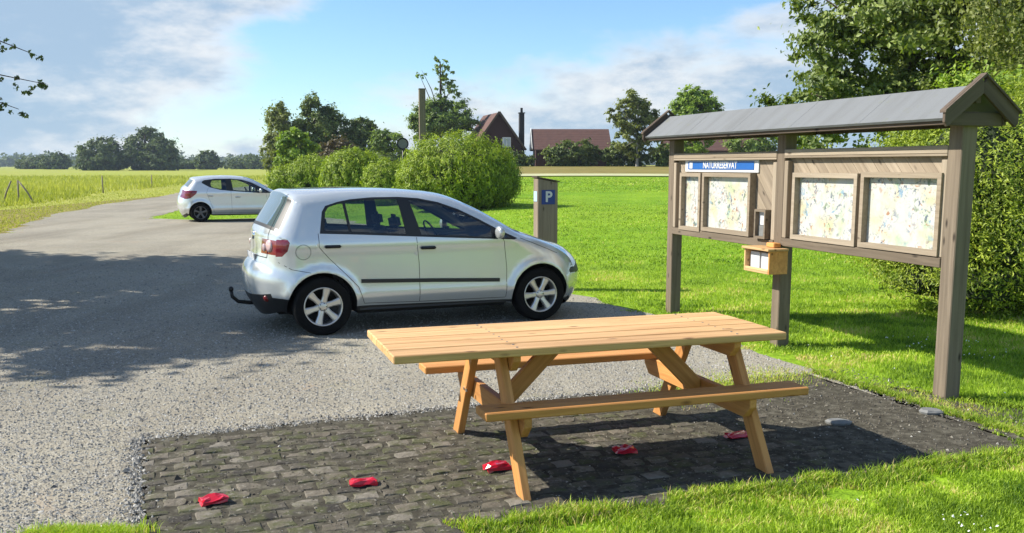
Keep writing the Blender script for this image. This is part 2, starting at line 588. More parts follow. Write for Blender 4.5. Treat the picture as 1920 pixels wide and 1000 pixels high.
def beam(name, p0, p1, w, h, mat, parent=None, up=(0, 0, 1), bev=0.004, cut0=None, cut1=None, cuts=()):
    """timber from p0 to p1, w across, h along up; cuts: (point, normal) planes in parent space that trim it"""
    m, L = frame_matrix(p0, p1, up)
    bm = bmesh.new()
    bm_box(bm, -L / 2, L / 2, -w / 2, w / 2, -h / 2, h / 2)
    inv = m.inverted()
    for (cp, cn) in cuts:
        lp = inv @ Vector(cp)
        ln = inv.to_3x3() @ Vector(cn)
        g = bmesh.ops.bisect_plane(bm, geom=bm.verts[:] + bm.edges[:] + bm.faces[:], plane_co=lp, plane_no=ln, clear_outer=True)
        ed = [e for e in g['geom_cut'] if isinstance(e, bmesh.types.BMEdge)]
        if ed:
            bmesh.ops.edgeloop_fill(bm, edges=ed)
    if bev:
        bmesh.ops.bevel(bm, geom=bm.edges[:], offset=bev, segments=1, affect='EDGES')
    bmesh.ops.recalc_face_normals(bm, faces=bm.faces[:])
    o = from_bm(name, bm, mat, parent)
    o.matrix_local = m
    return o


def tube(V, F, pts, radii, n=8, caps=True):
    """append a tapered tube to vertex/face lists"""
    pts = [Vector(p) for p in pts]
    base = len(V)
    prev = None
    for i, p in enumerate(pts):
        t = (pts[min(i + 1, len(pts) - 1)] - pts[max(i - 1, 0)]).normalized()
        a = Vector((0, 0, 1)) if abs(t.z) < 0.9 else Vector((1, 0, 0))
        if prev is None:
            s = t.cross(a).normalized()
        else:
            s = (prev - t * prev.dot(t)).normalized()
        prev = s
        q = t.cross(s)
        for k in range(n):
            an = 2 * math.pi * k / n
            V.append(tuple(p + (s * math.cos(an) + q * math.sin(an)) * radii[i]))
    for i in range(len(pts) - 1):
        for k in range(n):
            a, b = base + i * n + k, base + i * n + (k + 1) % n
            F.append((a, b, b + n, a + n))
    if caps:
        F.append(tuple(base + k for k in range(n))[::-1])
        F.append(tuple(base + (len(pts) - 1) * n + k for k in range(n)))


def lathe(name, prof, mat, parent=None, n=40, axis='y', smooth=True):
    """profile (r, h) turned about the local y axis"""
    V, F = [], []
    for r, h in prof:
        for k in range(n):
            a = 2 * math.pi * k / n
            V.append((r * math.cos(a), h, r * math.sin(a)) if axis == 'y' else (r * math.cos(a), r * math.sin(a), h))
    for i in range(len(prof) - 1):
        for k in range(n):
            a, b = i * n + k, i * n + (k + 1) % n
            F.append((a, b, b + n, a + n))
    return pydata(name, V, F, mat, parent, smooth)


def text_mesh(body, size, mat, parent, name='lettering', depth=0.0015, bold=0.0):
    cu = bpy.data.curves.new('lettering', 'FONT')
    cu.body = body
    cu.size = size
    cu.align_x = 'CENTER'
    cu.align_y = 'CENTER'
    cu.extrude = depth
    cu.offset = bold
    o = bpy.data.objects.new('tmp_text', cu)
    COL.objects.link(o)
    bpy.context.view_layer.update()
    me = bpy.data.meshes.new_from_object(o.evaluated_get(bpy.context.evaluated_depsgraph_get()))
    bpy.data.objects.remove(o)
    bpy.data.curves.remove(cu)
    me.materials.clear()
    me.materials.append(MAT[mat])
    return link(bpy.data.objects.new(name, me), parent)


def pip(px, py, poly):
    px, py = np.asarray(px, float), np.asarray(py, float)
    ins = np.zeros(px.shape, bool)
    n = len(poly)
    for i in range(n):
        x0, y0 = poly[i]
        x1, y1 = poly[(i + 1) % n]
        if y0 == y1:
            continue
        c = ((y0 > py) != (y1 > py)) & (px < (x1 - x0) * (py - y0) / (y1 - y0) + x0)
        ins ^= c
    return ins


def dist_poly(px, py, poly, closed=True):
    d = np.full(np.shape(px), 1e9)
    n = len(poly)
    for i in range(n if closed else n - 1):
        a = np.array(poly[i], float)
        b = np.array(poly[(i + 1) % n], float)
        ab = b - a
        t = np.clip(((px - a[0]) * ab[0] + (py - a[1]) * ab[1]) / max(ab @ ab, 1e-9), 0, 1)
        d = np.minimum(d, np.hypot(px - a[0] - t * ab[0], py - a[1] - t * ab[1]))
    return d


def sstep(x, a, b):
    t = np.clip((np.asarray(x, float) - a) / (b - a), 0, 1)
    return t * t * (3 - 2 * t)


# ------------------------------------------------------------------ terrain
def tz(x, y):
    x, y = np.asarray(x, float), np.asarray(y, float)
    prof = np.interp(y, [18, 30, 50, 64, 66.5, 105, 140], [0, 0.2, 0.62, 0.94, 1.12, 1.6, 1.7])
    w = sstep(x + (y - 30) * 0.12, -5, 1)
    und = 0.5 * np.sin(x * 0.33 + y * 0.21 + 0.6) + 0.5 * np.sin(x * 0.13 - y * 0.27 + 2.0)
    return (prof + 0.13 * und * sstep(y, 17, 27) * (1 - sstep(y, 52, 63))) * w


def road_wobble(pts, amp, step=0.5, seed=1):
    r = np.random.default_rng(seed)
    out = []
    for i in range(len(pts) - 1):
        a, b = np.array(pts[i], float), np.array(pts[i + 1], float)
        L = np.linalg.norm(b - a)
        st = step if max(abs(a[1]), abs(b[1])) < 40 else step * 3
        k = max(1, int(L / st))
        nrm = np.array([-(b - a)[1], (b - a)[0]]) / max(L, 1e-6)
        for j in range(k):
            p = a + (b - a) * j / k
            if j or i:
                p = p + nrm * r.normal() * amp
            out.append(tuple(p))
    out.append(tuple(pts[-1]))
    return out


left_edge = [(-10, -12), (-10.5, 5), (-11.6, 15), (-13, 24.4), (-16.3, 34.1), (-18.3, 43.6), (-19.5, 53), (-21, 61), (-22.3, 86), (-22, 120), (-16, 170)]
right_edge = [(-12, 168), (-17.7, 120), (-18, 86), (-17, 61), (-15, 47), (-13.3, 38.8), (-11.9, 31.6), (-10.2, 30.9), (-6.6, 32.6), (-4.4, 30), (-2.4, 23), (-0.6, 17.5), (0.7, 13.4), (1.15, 12.1), (1.6, 11.2), (2.0, 10.3), (2.25, 9.2), (2.5, 8.4),
              (3.2, 6.2), (3.0, 5.7), (0.3, 4.7), (-1.5, 4.25), (-1.62, 3.6), (-2.0, 0), (-2.0, -12)]
GRAVEL = road_wobble(left_edge, 0.12, seed=3) + road_wobble(right_edge, 0.07, 0.35, seed=4)
P_ANG = R(21)
PU = np.array([math.cos(P_ANG), math.sin(P_ANG)])
PV = np.array([-PU[1], PU[0]])


def pave_xy(a, b):
    return a * PU + b * PV


PAVE = [tuple(pave_xy(*q)) for q in ((-0.08, 4.12), (5.1, 4.12), (5.15, 6.5), (2.5, 6.42), (-0.1, 6.36))]


def build_ground():
    ys = np.unique(np.concatenate([[-60, -25, -10], np.arange(-4, 18, 2), np.arange(18, 40, 2), np.arange(40, 63, 3), [64, 65.2, 66.5, 69, 73, 77, 81, 86, 90, 95, 100, 105, 112, 120, 130, 140, 160, 200, 260, 350, 500, 800, 1300, 2500]]))
    xs = np.unique(np.concatenate([[-2500, -1200, -600, -300, -180, -120, -80, -60, -45, -35], np.arange(-30, 32, 2), [36, 45, 60, 80, 120, 200, 400, 900, 2500]]))
    X, Y = np.meshgrid(xs, ys)
    Zt = tz(X, Y)
    V = np.stack([X.ravel(), Y.ravel(), Zt.ravel()], 1)
    nx = len(xs)
    F, mi = [], []
    edge_y = [p[1] for p in left_edge]
    edge_x = [p[0] for p in left_edge]
    for j in range(len(ys) - 1):
        for i in range(nx - 1):
            F.append((j * nx + i, j * nx + i + 1, (j + 1) * nx + i + 1, (j + 1) * nx + i))
            cx, cyy = (xs[i] + xs[i + 1]) / 2, (ys[j] + ys[j + 1]) / 2
            ex = np.interp(cyy, edge_y, edge_x) + 1.5
            if cx < ex or cyy > 112:
                mi.append(1 if cx < -20 or cyy > 130 else 2)
            elif cyy > 65.5:
                mi.append(2)
            elif cx < -9 and cyy > 50:
                mi.append(1)
            else:
                mi.append(0)
    me = fast_mesh('ground', V, np.array(F), ['lawn', 'meadow', 'dry_grass'], smooth=True)
    me.polygons.foreach_set('material_index', np.array(mi, dtype=np.int32))
    tag(link(bpy.data.objects.new('ground', me)), kind='structure')
    # gravel lot and track, one sheet
    bm = bmesh.new()
    vs = [bm.verts.new((x, y, 0.006)) for x, y in GRAVEL]
    bm.faces.new(vs)
    bmesh.ops.triangulate(bm, faces=bm.faces[:], ngon_method='EAR_CLIP')
    if bm.faces and sum(f.normal.z for f in bm.faces) < 0:
        bmesh.ops.reverse_faces(bm, faces=bm.faces[:])
    o = from_bm('gravel_road', bm, 'gravel')
    tag(o, kind='structure')
    # pale path across the lawn
    xs2 = np.linspace(-2, 70, 37)
    V, F = [], []
    for i, x in enumerate(xs2):
        for y in (64.4, 66.2):
            yy = y + 0.25 * math.sin(x * 0.3)
            V.append((x, yy, float(tz(x, yy)) + 0.06))
        if i:
            F.append((2 * i - 2, 2 * i, 2 * i + 1, 2 * i - 1))
    tag(pydata('path', V, F, 'pale_path'), kind='structure')
    # soil bed below the setts
    V = [(*p, 0.011) for p in PAVE]
    c = np.mean([p for p in PAVE], axis=0)
    ring = road_wobble(PAVE + [PAVE[0]], 0.015, 0.12, 5)[:-1]
    ring = [tuple(c + (np.array(p) - c) * 0.985) for p in ring]
    ext = [tuple(pave_xy(*q)) for q in ((5.05, 4.3), (5.9, 4.25), (6.2, 4.6), (5.7, 5.1), (5.3, 6.2))]
    bm = bmesh.new()
    tv = [bm.verts.new((x, y, 0.0185)) for x, y in ring]
    bm.faces.new(tv)
    sk = [bm.verts.new((*(c + (np.array(q) - c) * 1.012), -0.004)) for q in ring]
    skirt = [bm.faces.new((tv[i], tv[(i + 1) % len(tv)], sk[(i + 1) % len(sk)], sk[i])) for i in range(len(tv))]
    bm.faces.new([bm.verts.new((x, y, 0.009)) for x, y in road_wobble(ext + [ext[0]], 0.05, 0.15, 8)[:-1]])
    bmesh.ops.triangulate(bm, faces=bm.faces[:], ngon_method='EAR_CLIP')
    bmesh.ops.recalc_face_normals(bm, faces=bm.faces[:])
    bm.normal_update()
    bmesh.ops.reverse_faces(bm, faces=[f for f in bm.faces if f.normal.z < 0])
    tag(from_bm('soil', bm, 'soil'), kind='structure')


def build_paving():
    root = bpy.data.objects.new('stone_paving', None)
    link(root)
    root.location = (0, 0, 0)
    root.rotation_euler = (0, 0, P_ANG)
    tag(root, kind='structure')
    L, W = 0.158, 0.125
    protos = []
    rr = np.random.default_rng(21)
    for k in range(10):
        l, w = L * rr.uniform(0.8, 0.97), W * rr.uniform(0.86, 0.95)
        bm = bmesh.new()
        n = 7
        pts = [(-l / 2, -w / 2), (0, -w / 2), (l / 2, -w / 2), (l / 2, 0), (l / 2, w / 2), (0, w / 2), (-l / 2, w / 2), (-l / 2, 0)]
        jit = [(x + rr.normal() * 0.005, y + rr.normal() * 0.005) for x, y in pts]
        lo = [bm.verts.new((x, y, -0.03)) for x, y in jit]
        mid = [bm.verts.new((x, y, 0.006 + rr.normal() * 0.002)) for x, y in jit]
        hi = [bm.verts.new((x * 0.84, y * 0.82, 0.015 + rr.normal() * 0.003)) for x, y in jit]
        m = len(pts)
        for i in range(m):
            j = (i + 1) % m
            bm.faces.new((lo[i], lo[j], mid[j], mid[i]))
            bm.faces.new((mid[i], mid[j], hi[j], hi[i]))
        cvt = bm.verts.new((0, 0, 0.018))
        for i in range(m):
            bm.faces.new((hi[i], hi[(i + 1) % m], cvt))
        me = bpy.data.meshes.new('sett')
        bm.normal_update()
        bm.to_mesh(me)
        bm.free()
        me.materials.append(MAT['sett_stone'])
        protos.append(me)
    spots = []
    rows = int((6.36 - 4.12) / W)
    for r in range(rows):
        b = 4.12 + W * (r + 0.5)
        off = (r % 2) * L * 0.5 + rr.normal() * 0.01
        k = 0
        while True:
            a = -0.08 + L * 0.5 + off * (1 if k or r % 2 else 1) + k * L
            k += 1
            if a > 5.06:
                break
            if rr.random() < 0.012:
                continue
            sink = 0.016 * sstep(a + rr.normal() * 0.35, 3.1, 4.5) + rr.random() * 0.006
            wx, wy = pave_xy(a, b)
            if k == 1 and r % 2:
                ha = -0.085 + L * 0.25
                spots.append((ha, b, float(0.010 - sink), 0.0, 0.0, 0.0, -1, math.hypot(wx, wy), wx, wy))
            spots.append((a, b, float(0.010 - sink), rr.normal() * 0.022, rr.normal() * 0.028, rr.normal() * 0.045, rr.integers(10), math.hypot(wx, wy), wx, wy))
    def vis(s):
        px = 960 + 1800 * s[8] / s[9]
        return (-60 < px < 1980) and s[9] > 4.2
    spots.sort(key=lambda s: (not vis(s), s[7] + (1.5 if s[0] > 3.6 else 0)))
    for s in spots[:300]:
        o = bpy.data.objects.new('sett', protos[int(s[6]) if s[6] >= 0 else 0])
        link(o, root)
        if s[6] < 0:
            o.scale = (0.52, 1, 1)
        o.location = (s[0], s[1], s[2])
        o.rotation_euler = (s[3], s[4], s[5])
    V, F = [], []
    for s in spots[300:]:
        me = protos[int(s[6])]
        m = Matrix.Translation((s[0], s[1], s[2])) @ Matrix.Rotation(s[5], 4, 'Z') @ Matrix.Rotation(s[3], 4, 'X')
        base = len(V)
        V += [tuple(m @ v.co) for v in me.vertices]
        F += [tuple(base + i for i in p.vertices) for p in me.polygons]
    if V:
        tag(pydata('sett_field', V, F, 'sett_stone', root), kind='stuff')


# ------------------------------------------------------------------ loose stuff: pebbles, grass, daisies
OCT = np.array([(1, 0, -.3), (0, 1, -.3), (-1, 0, -.3), (0, -1, -.3), (0, 0, 1)], float)
OCF = np.array([(0, 1, 4), (1, 2, 4), (2, 3, 4), (3, 0, 4)])


def pebbles(name, P, size, label_kind, z=0.006, mat='pebble'):
    n = len(P)
    s = size[:, None] * rng.uniform(0.6, 1.25, (n, 3))
    s[:, 2] *= 0.6
    an = rng.uniform(0, 2 * np.pi, n)
    q = OCT[None] * s[:, None, :] + rng.normal(0, 0.12, (n, 5, 3)) * size[:, None, None]
    c, sn = np.cos(an)[:, None], np.sin(an)[:, None]
    x = q[..., 0] * c - q[..., 1] * sn + P[:, 0:1]
    y = q[..., 0] * sn + q[..., 1] * c + P[:, 1:2]
    zz = q[..., 2] + (z + size * 0.15)[:, None] if not np.isscalar(z) else q[..., 2] + z + (size * 0.15)[:, None]
    V = np.stack([x, y, zz], -1).reshape(-1, 3)
    F = (OCF[None] + (np.arange(n) * 5)[:, None, None]).reshape(-1, 3)
    t = np.repeat(rng.beta(2.2, 2.2, n), 4)
    o = link(bpy.data.objects.new(name, fast_mesh(name, V, F, mat, t)))
    return tag(o, kind='stuff')


def view_points(n, y0, y1, margin=0.06, power=1.0):
    """random ground points inside the field of view, denser near the camera"""
    u = rng.random(n)
    k = power
    y = (y0 ** (1 - k) + u * (y1 ** (1 - k) - y0 ** (1 - k))) ** (1 / (1 - k)) if k != 1 else y0 * (y1 / y0) ** u
    x = rng.uniform(-0.533 - margin, 0.533 + margin, n) * y
    return x, y


def blades(name, x, y, z, h, w, mat, tint, lean=0.45, fine=12.0):
    o = np.argsort(y > fine, kind='stable')
    x, y, z, h, w, tint = (np.asarray(q)[o] for q in (x, y, z, h, w, tint))
    n = len(x)
    nf = int((y <= fine).sum())
    an = rng.uniform(0, 2 * np.pi, n)
    lx, ly = rng.normal(0, lean, n) * h, rng.normal(0, lean, n) * h
    dx, dy = np.cos(an) * w / 2, np.sin(an) * w / 2
    V = np.zeros((n, 5, 3))
    V[:, 0] = np.stack([x - dx, y - dy, z - 0.004], 1)
    V[:, 1] = np.stack([x + dx, y + dy, z - 0.004], 1)
    V[:, 2] = np.stack([x + dx * 0.75 + lx * 0.35, y + dy * 0.75 + ly * 0.35, z + h * 0.6], 1)
    V[:, 3] = np.stack([x - dx * 0.75 + lx * 0.35, y - dy * 0.75 + ly * 0.35, z + h * 0.6], 1)
    V[:, 4] = np.stack([x + lx, y + ly, z + h], 1)
    b = (np.arange(n) * 5)[:, None]
    bn, bf = b[:nf], b[nf:]
    T = np.concatenate([np.concatenate([bn + [0, 1, 2], bn + [0, 2, 3], bn + [3, 2, 4]], 1).reshape(-1, 3), bf + [0, 1, 4]], 0)
    tt = np.concatenate([np.repeat(tint[:nf], 3), tint[nf:]])
    o = link(bpy.data.objects.new(name, fast_mesh(name, V.reshape(-1, 3), T, mat, tt)))
    return tag(o, kind='stuff')


def vnoise(x, y, s, seed=0):
    """cheap smooth value noise"""
    r = np.random.default_rng(seed)
    T = r.random((64, 64))
    u, v = x / s, y / s
    i, j = np.floor(u).astype(int), np.floor(v).astype(int)
    fu, fv = u - i, v - j
    fu, fv = fu * fu * (3 - 2 * fu), fv * fv * (3 - 2 * fv)
    g = lambda a, b: T[a % 64, b % 64]
    return (g(i, j) * (1 - fu) + g(i + 1, j) * fu) * (1 - fv) + (g(i, j + 1) * (1 - fu) + g(i + 1, j + 1) * fu) * fv


def build_loose():
    # gravel stones
    x, y = view_points(95000, 4.1, 17, 0.03, 1.4)
    ok = pip(x, y, GRAVEL) & (~pip(x, y, PAVE) | (dist_poly(x, y, PAVE) < 0.05 * rng.random(len(x)) ** 2))
    x, y = x[ok], y[ok]
    pebbles('gravel_stones', np.stack([x, y], 1), rng.gamma(3.0, 0.0013, len(x)) + 0.0028 + 0.0003 * y, '')
    # stones pushed against and over the paving edge
    m = 3200
    e = rng.random(m)
    back = rng.random(m) < 0.68
    a = np.where(back, -0.1 + e * 5.2, -0.1 + np.abs(rng.normal(0, 0.035, m)) * rng.choice([-1, 1], m))
    b = np.where(back, 6.38 + e * 0.1 + np.abs(rng.normal(0, 0.04, m)) * rng.choice([-1, 1], m), 4.1 + e * 2.3)
    pebbles('edge_stones', a[:, None] * PU + b[:, None] * PV, rng.gamma(3.0, 0.0017, m) + 0.004, '', 0.017)
    # grit, bark crumbs and soil on the setts
    a, b = rng.uniform(-0.1, 5.6, 17000), rng.uniform(4.12, 6.5, 17000)
    keep = rng.random(17000) < 0.45 + 0.55 * sstep(a, 2.2, 4.2)
    P = a[keep, None] * PU + b[keep, None] * PV
    pebbles('paving_grit', P, rng.gamma(2.0, 0.0018, keep.sum()) + 0.002, '', 0.02, 'grit')

    def lawn_mask(x, y, band=0.16):
        ex = np.interp(y, [p[1] for p in left_edge], [p[0] for p in left_edge])
        g = pip(x, y, GRAVEL)
        pv = pip(x, y, PAVE)
        dg = dist_poly(x, y, GRAVEL)
        dp = dist_poly(x, y, PAVE)
        d = np.where(g | pv, -np.minimum(np.where(g, dg, 9), np.where(pv, dp, 9)), np.minimum(dg, dp))
        d = np.where(g & pv, -9.0, d)
        n = (vnoise(x, y, 0.3, 5) - 0.5) * 0.5 + (vnoise(x, y, 0.09, 6) - 0.5) * 0.2
        return d + n, x > ex
    # lawn blades in four bands
    X, Y, H, W, T = [], [], [], [], []
    for cnt, y0, y1, h0, w0 in ((250000, 3.9, 8.5, 0.034, 0.0055), (200000, 8.5, 17, 0.032, 0.010), (130000, 17, 45, 0.03, 0.024), (60000, 45, 64, 0.035, 0.06)):
        x, y = view_points(cnt, y0, y1, 0.11, 1.2)
        d, right = lawn_mask(x, y)
        ok = right & (d > 0.0 + 0.02 * rng.random(len(x))) & (rng.random(len(x)) < 0.85 + 0.15 * sstep(d, 0.0, 0.35)) & ~((x < -9) & (y > 50))
        x, y, d = x[ok], y[ok], d[ok]
        pn = vnoise(x, y, 0.7, 2) * 0.5 + vnoise(x, y, 0.22, 3) * 0.3 + vnoise(x, y, 3.0, 4) * 0.2
        dry = 1 - sstep(d, 0.0, 0.5)
        h = h0 * (0.75 + 0.7 * pn) * rng.uniform(0.6, 1.3, len(x)) * (1 - 0.35 * dry)
        ph = np.clip((vnoise(x, y, 0.45, 12) * 0.6 + vnoise(x, y, 0.14, 15) * 0.4 - 0.5) * 2.4, -0.6, 0.6) * np.clip(14 / y, 0.25, 1)
        t = np.clip(0.02 + 0.95 * pn + 0.45 * ph + rng.normal(0, 0.17, len(x)) + 0.3 * dry, 0, 1)
        X.append(x); Y.append(y); H.append(h); W.append(np.full(len(x), w0) * rng.uniform(0.7, 1.3, len(x))); T.append(t)
    # tufts on the gravel edge at the lower left
    m = 5000
    cx = rng.choice([-2.12, -2.02, -1.92, -1.85, -2.2], m) + rng.normal(0, 0.06, m)
    cyy = rng.normal(4.33, 0.035, m)
    X.append(cx); Y.append(cyy); H.append(rng.uniform(0.02, 0.06, m)); W.append(np.full(m, 0.005)); T.append(np.clip(rng.normal(0.75, 0.15, m), 0, 1))
    # straggling grass where gravel meets the paving, behind the table
    m = 5000
    s = rng.random(m)
    cx = 1.2 + s * 1.15 + rng.normal(0, 0.16, m)
    cyy = 7.15 + s * 0.75 + rng.normal(0, 0.2, m)
    X.append(cx); Y.append(cyy); H.append(rng.uniform(0.01, 0.035, m)); W.append(np.full(m, 0.005)); T.append(np.clip(rng.normal(0.9, 0.12, m), 0, 1))
    # longer turf hanging over the front and right edges of the paving
    m = 26000
    e = rng.random(m)
    fr = rng.random(m) < 0.72
    nz = (vnoise(e * 40, e * 7, 1.0, 17) - 0.5) * 0.16
    a = np.where(fr, 1.35 + e * 3.9, 5.17 + np.abs(nz) + np.abs(rng.normal(0, 0.06, m)))
    b = np.where(fr, 4.10 + nz + rng.normal(0, 0.05, m), 4.2 + e * 2.3)
    q = a[:, None] * PU + b[:, None] * PV
    X.append(q[:, 0]); Y.append(q[:, 1]); H.append(rng.uniform(0.018, 0.055, m)); W.append(np.full(m, 0.0055)); T.append(np.clip(rng.normal(0.55, 0.28, m) + nz * 2, 0, 1))
    X, Y, H, W, T = map(np.concatenate, (X, Y, H, W, T))
    zb = tz(X, Y) + np.where(pip(X, Y, PAVE), 0.017, 0.0)
    o = blades('lawn_grass', X, Y, zb, H, W, 'grass_blade', T)
    tag(o, 'short green mown lawn grass with daisies', 'grass')
    # meadow and verge on the far side of the track
    x, y = view_points(215000, 20, 150, 0.2, 1.25)
    ex = np.interp(y, [p[1] for p in left_edge], [p[0] for p in left_edge])
    d = ex - x
    ok = (d > 0.05) & (x < -9)
    x, y, d = x[ok], y[ok], d[ok]
    vw = 3.2 + (vnoise(x, y, 3, 9) - 0.5) * 1.5 + np.clip((y - 40) * 0.06, 0, 4)
    tall = sstep(d, vw, vw + 0.9)
    pn = vnoise(x, y, 2.2, 8) * 0.6 + vnoise(x, y, 8, 7) * 0.4
    h = (0.05 + tall * (0.14 + 0.36 * pn)) * rng.uniform(0.5, 1.2, len(x))
    w = 0.02 + tall * 0.012 + y * 0.0006
    t = np.clip(0.25 + 0.6 * pn + rng.normal(0, 0.2, len(x)) + (1 - tall) * 0.1, 0, 1)
    o = blades('meadow_grass', x, y, tz(x, y), h, w, 'meadow_blade', t, 0.3)
    tag(o, 'tall pale green meadow grass beyond the gravel track', 'grass')
    # triangle of turf by the far car
    # daisies
    x, y = view_points(5200, 4.2, 9.5, 0.0, 1.0)
    d, right = lawn_mask(x, y)
    clump = vnoise(x, y, 0.25, 13)
    ok = right & (d > 0.2) & (clump > 0.74)
    x, y = x[ok], y[ok]
    n = len(x)
    k = 6
    an = np.arange(k) * 2 * np.pi / k
    r = rng.uniform(0.004, 0.0085, n)
    V = np.zeros((n, k + 1, 3))
    V[:, :k, 0] = x[:, None] + np.cos(an) * r[:, None]
    V[:, :k, 1] = y[:, None] + np.sin(an) * r[:, None]
    V[:, :k, 2] = 0.04 + rng.normal(0, 0.006, n)[:, None] + np.sin(an + rng.uniform(0, 6, n)[:, None]) * r[:, None] * 0.4
    V[:, k] = np.stack([x, y, np.full(n, 0.046)], 1)
    b = (np.arange(n) * (k + 1))[:, None]
    F = np.concatenate([np.concatenate([b + i, b + (i + 1) % k, b + k], 1) for i in range(k)], 0)
    tag(link(bpy.data.objects.new('daisy_flowers', fast_mesh('daisy_flowers', V.reshape(-1, 3), F, 'daisy'))), 'tiny white daisies scattered in the front lawn', 'flowers', kind='stuff')


build_ground()
build_paving()
build_loose()
# ------------------------------------------------------------------ foliage
def foliage(name, clumps, n, size, mat, parent, dens=2.2, aspect=0.5, droop=0.0, sub=14, subr=0.34, up=0.35, seed=1, fill=0.15, hang=0.0, strands=False, shell=0.0):
    """clumps: (x, y, z, rx, ry, rz) in the parent's frame; leaves gather in sub-clumps spread over each"""
    r = np.random.default_rng(seed)
    cl = np.array(clumps, float)
    vol = (cl[:, 3] * cl[:, 4] * cl[:, 5]) ** (2 / 3)
    subs = []
    for c, v in zip(cl, vol / vol.sum()):
        k = max(5, int(dens * sub * len(cl) * v))
        d = r.normal(size=(k, 3))
        d /= np.linalg.norm(d, axis=1)[:, None]
        rad = np.where(r.random(k) < fill, r.uniform(0.1, 0.6, k), r.uniform(0.62, 0.98, k))
        p = c[:3] + d * rad[:, None] * c[3:6]
        rr = subr * 0.8 * np.mean(c[3:6]) * r.uniform(0.6, 1.35, k)
        subs += [(p[i, 0], p[i, 1], p[i, 2], rr[i], c[0], c[1], c[2]) for i in range(k)]
    S = np.array(subs)
    w = S[:, 3] ** 2
    idx = r.choice(len(S), n, p=w / w.sum())
    d = r.normal(size=(n, 3))
    d /= np.linalg.norm(d, axis=1)[:, None]
    rad = np.abs(r.normal(0, 0.62, n))
    tl = r.normal(0, 0.35, (len(S), 2))
    P = d * (rad * S[idx, 3])[:, None] * np.array([1.15, 1.15, 0.55 + hang])
    P[:, 2] += P[:, 0] * tl[idx, 0] + P[:, 1] * tl[idx, 1]
    P = S[idx, :3] + P
    if shell:                                     # clipped bush: upright shoots standing out of one rounded mass
        ns = n // 14
        ci = r.choice(len(cl), ns, p=vol / vol.sum())
        dd = r.normal(size=(ns, 3))
        dd[:, 2] = dd[:, 2] * 0.85 + 0.12
        dd /= np.linalg.norm(dd, axis=1)[:, None]
        b0 = cl[ci, :3] + dd * cl[ci, 3:6] * r.uniform(0.80, 0.97, ns)[:, None]
        gr = dd * 0.55 + np.array([0, 0, 0.75]) + r.normal(0, 0.22, (ns, 3))
        gr /= np.linalg.norm(gr, axis=1)[:, None]
        ln = shell * r.uniform(0.4, 1.25, ns)
        k = r.integers(0, ns, n)
        P = b0[k] + gr[k] * (ln[k] * r.random(n))[:, None] + r.normal(0, 0.035 * shell / 0.3, (n, 3))
        P[:, 2] = np.where(P[:, 2] < 0.04, r.uniform(0.04, 0.25, n), P[:, 2])
        S = np.concatenate([b0, ln[:, None], cl[ci, :3]], 1)
        idx = k
        w = np.ones(len(S))
    if strands:                                   # weeping twigs: leaves strung along hanging lines
        ns = max(40, n // 46)
        si = r.choice(len(S), ns, p=w / w.sum())
        sp = S[si, :3] + r.normal(size=(ns, 3)) * (S[si, 3] * 0.6)[:, None]
        ln = r.uniform(0.5, 2.0, ns) * strands
        k = r.integers(0, ns, n)
        tt = r.random(n)
        P = sp[k] + np.stack([r.normal(0, 0.05, n) + 0.12 * np.sin(tt * 2.5 + k), r.normal(0, 0.05, n), -tt * ln[k]], 1)
        idx = si[k]
    out = P - S[idx, 4:7]
    out /= np.maximum(np.linalg.norm(out, axis=1), 1e-3)[:, None]
    fw, rw_ = (1.0, 0.42) if shell else (0.75, 0.5)
    nr = out * fw + r.normal(size=(n, 3)) * rw_ + np.array([0, 0, up])
    nr /= np.linalg.norm(nr, axis=1)[:, None]
    ax = r.normal(size=(n, 3)) + np.array([0, 0, -droop])
    ax -= nr * np.sum(ax * nr, 1)[:, None]
    ax /= np.maximum(np.linalg.norm(ax, axis=1), 1e-3)[:, None]
    sd = np.cross(nr, ax)
    s = size * r.uniform(0.6, 1.35, n)
    a, b = ax * (s * 0.5)[:, None], sd * (s * 0.5 * aspect)[:, None]
    V = np.stack([P - a, P + b * 1.0 - a * 0.1 + nr * (s * 0.06)[:, None], P + a, P - b * 1.0 - a * 0.1 + nr * (s * 0.06)[:, None]], 1).reshape(-1, 3)
    F = np.arange(4 * n).reshape(-1, 4)
    ct = r.normal(0, 0.16, len(S))
    t = np.clip(0.5 + ct[idx] + r.normal(0, 0.17, n), 0, 1)
    o = link(bpy.data.objects.new(name, fast_mesh(name, V, F, mat, t)), parent)
    return o


def trunk_mesh(parent, h, r0, clumps, mat='bark', seed=1, limbs=9, n=8, name='trunk', lean=(0, 0)):
    rr = random.Random(seed)
    V, F = [], []
    top = Vector((lean[0], lean[1], h))
    pts = [Vector((0, 0, -0.15)), Vector((0, 0, 0.12)), Vector((lean[0] * 0.2, lean[1] * 0.2, h * 0.3)), Vector((lean[0] * 0.6, lean[1] * 0.6, h * 0.65)), top]
    tube(V, F, pts, [r0 * 1.35, r0 * 1.08, r0 * 0.85, r0 * 0.6, r0 * 0.25], n)
    for k in range(limbs):
        c = clumps[k % len(clumps)]
        t = rr.uniform(0.3, 0.95)
        st = Vector((lean[0] * t * t, lean[1] * t * t, h * t))
        en = Vector((c[0] + rr.uniform(-0.6, 0.6) * c[3], c[1] + rr.uniform(-0.6, 0.6) * c[4], c[2] + rr.uniform(-0.4, 0.6) * c[5]))
        mid = st.lerp(en, 0.5) + Vector((0, 0, 0.12 * (en - st).length * rr.uniform(-0.3, 1)))
        r1 = r0 * (0.5 - 0.3 * t)
        tube(V, F, [st, mid, en], [r1, r1 * 0.65, r1 * 0.18], 6)
    return pydata(name, V, F, mat, parent, True)


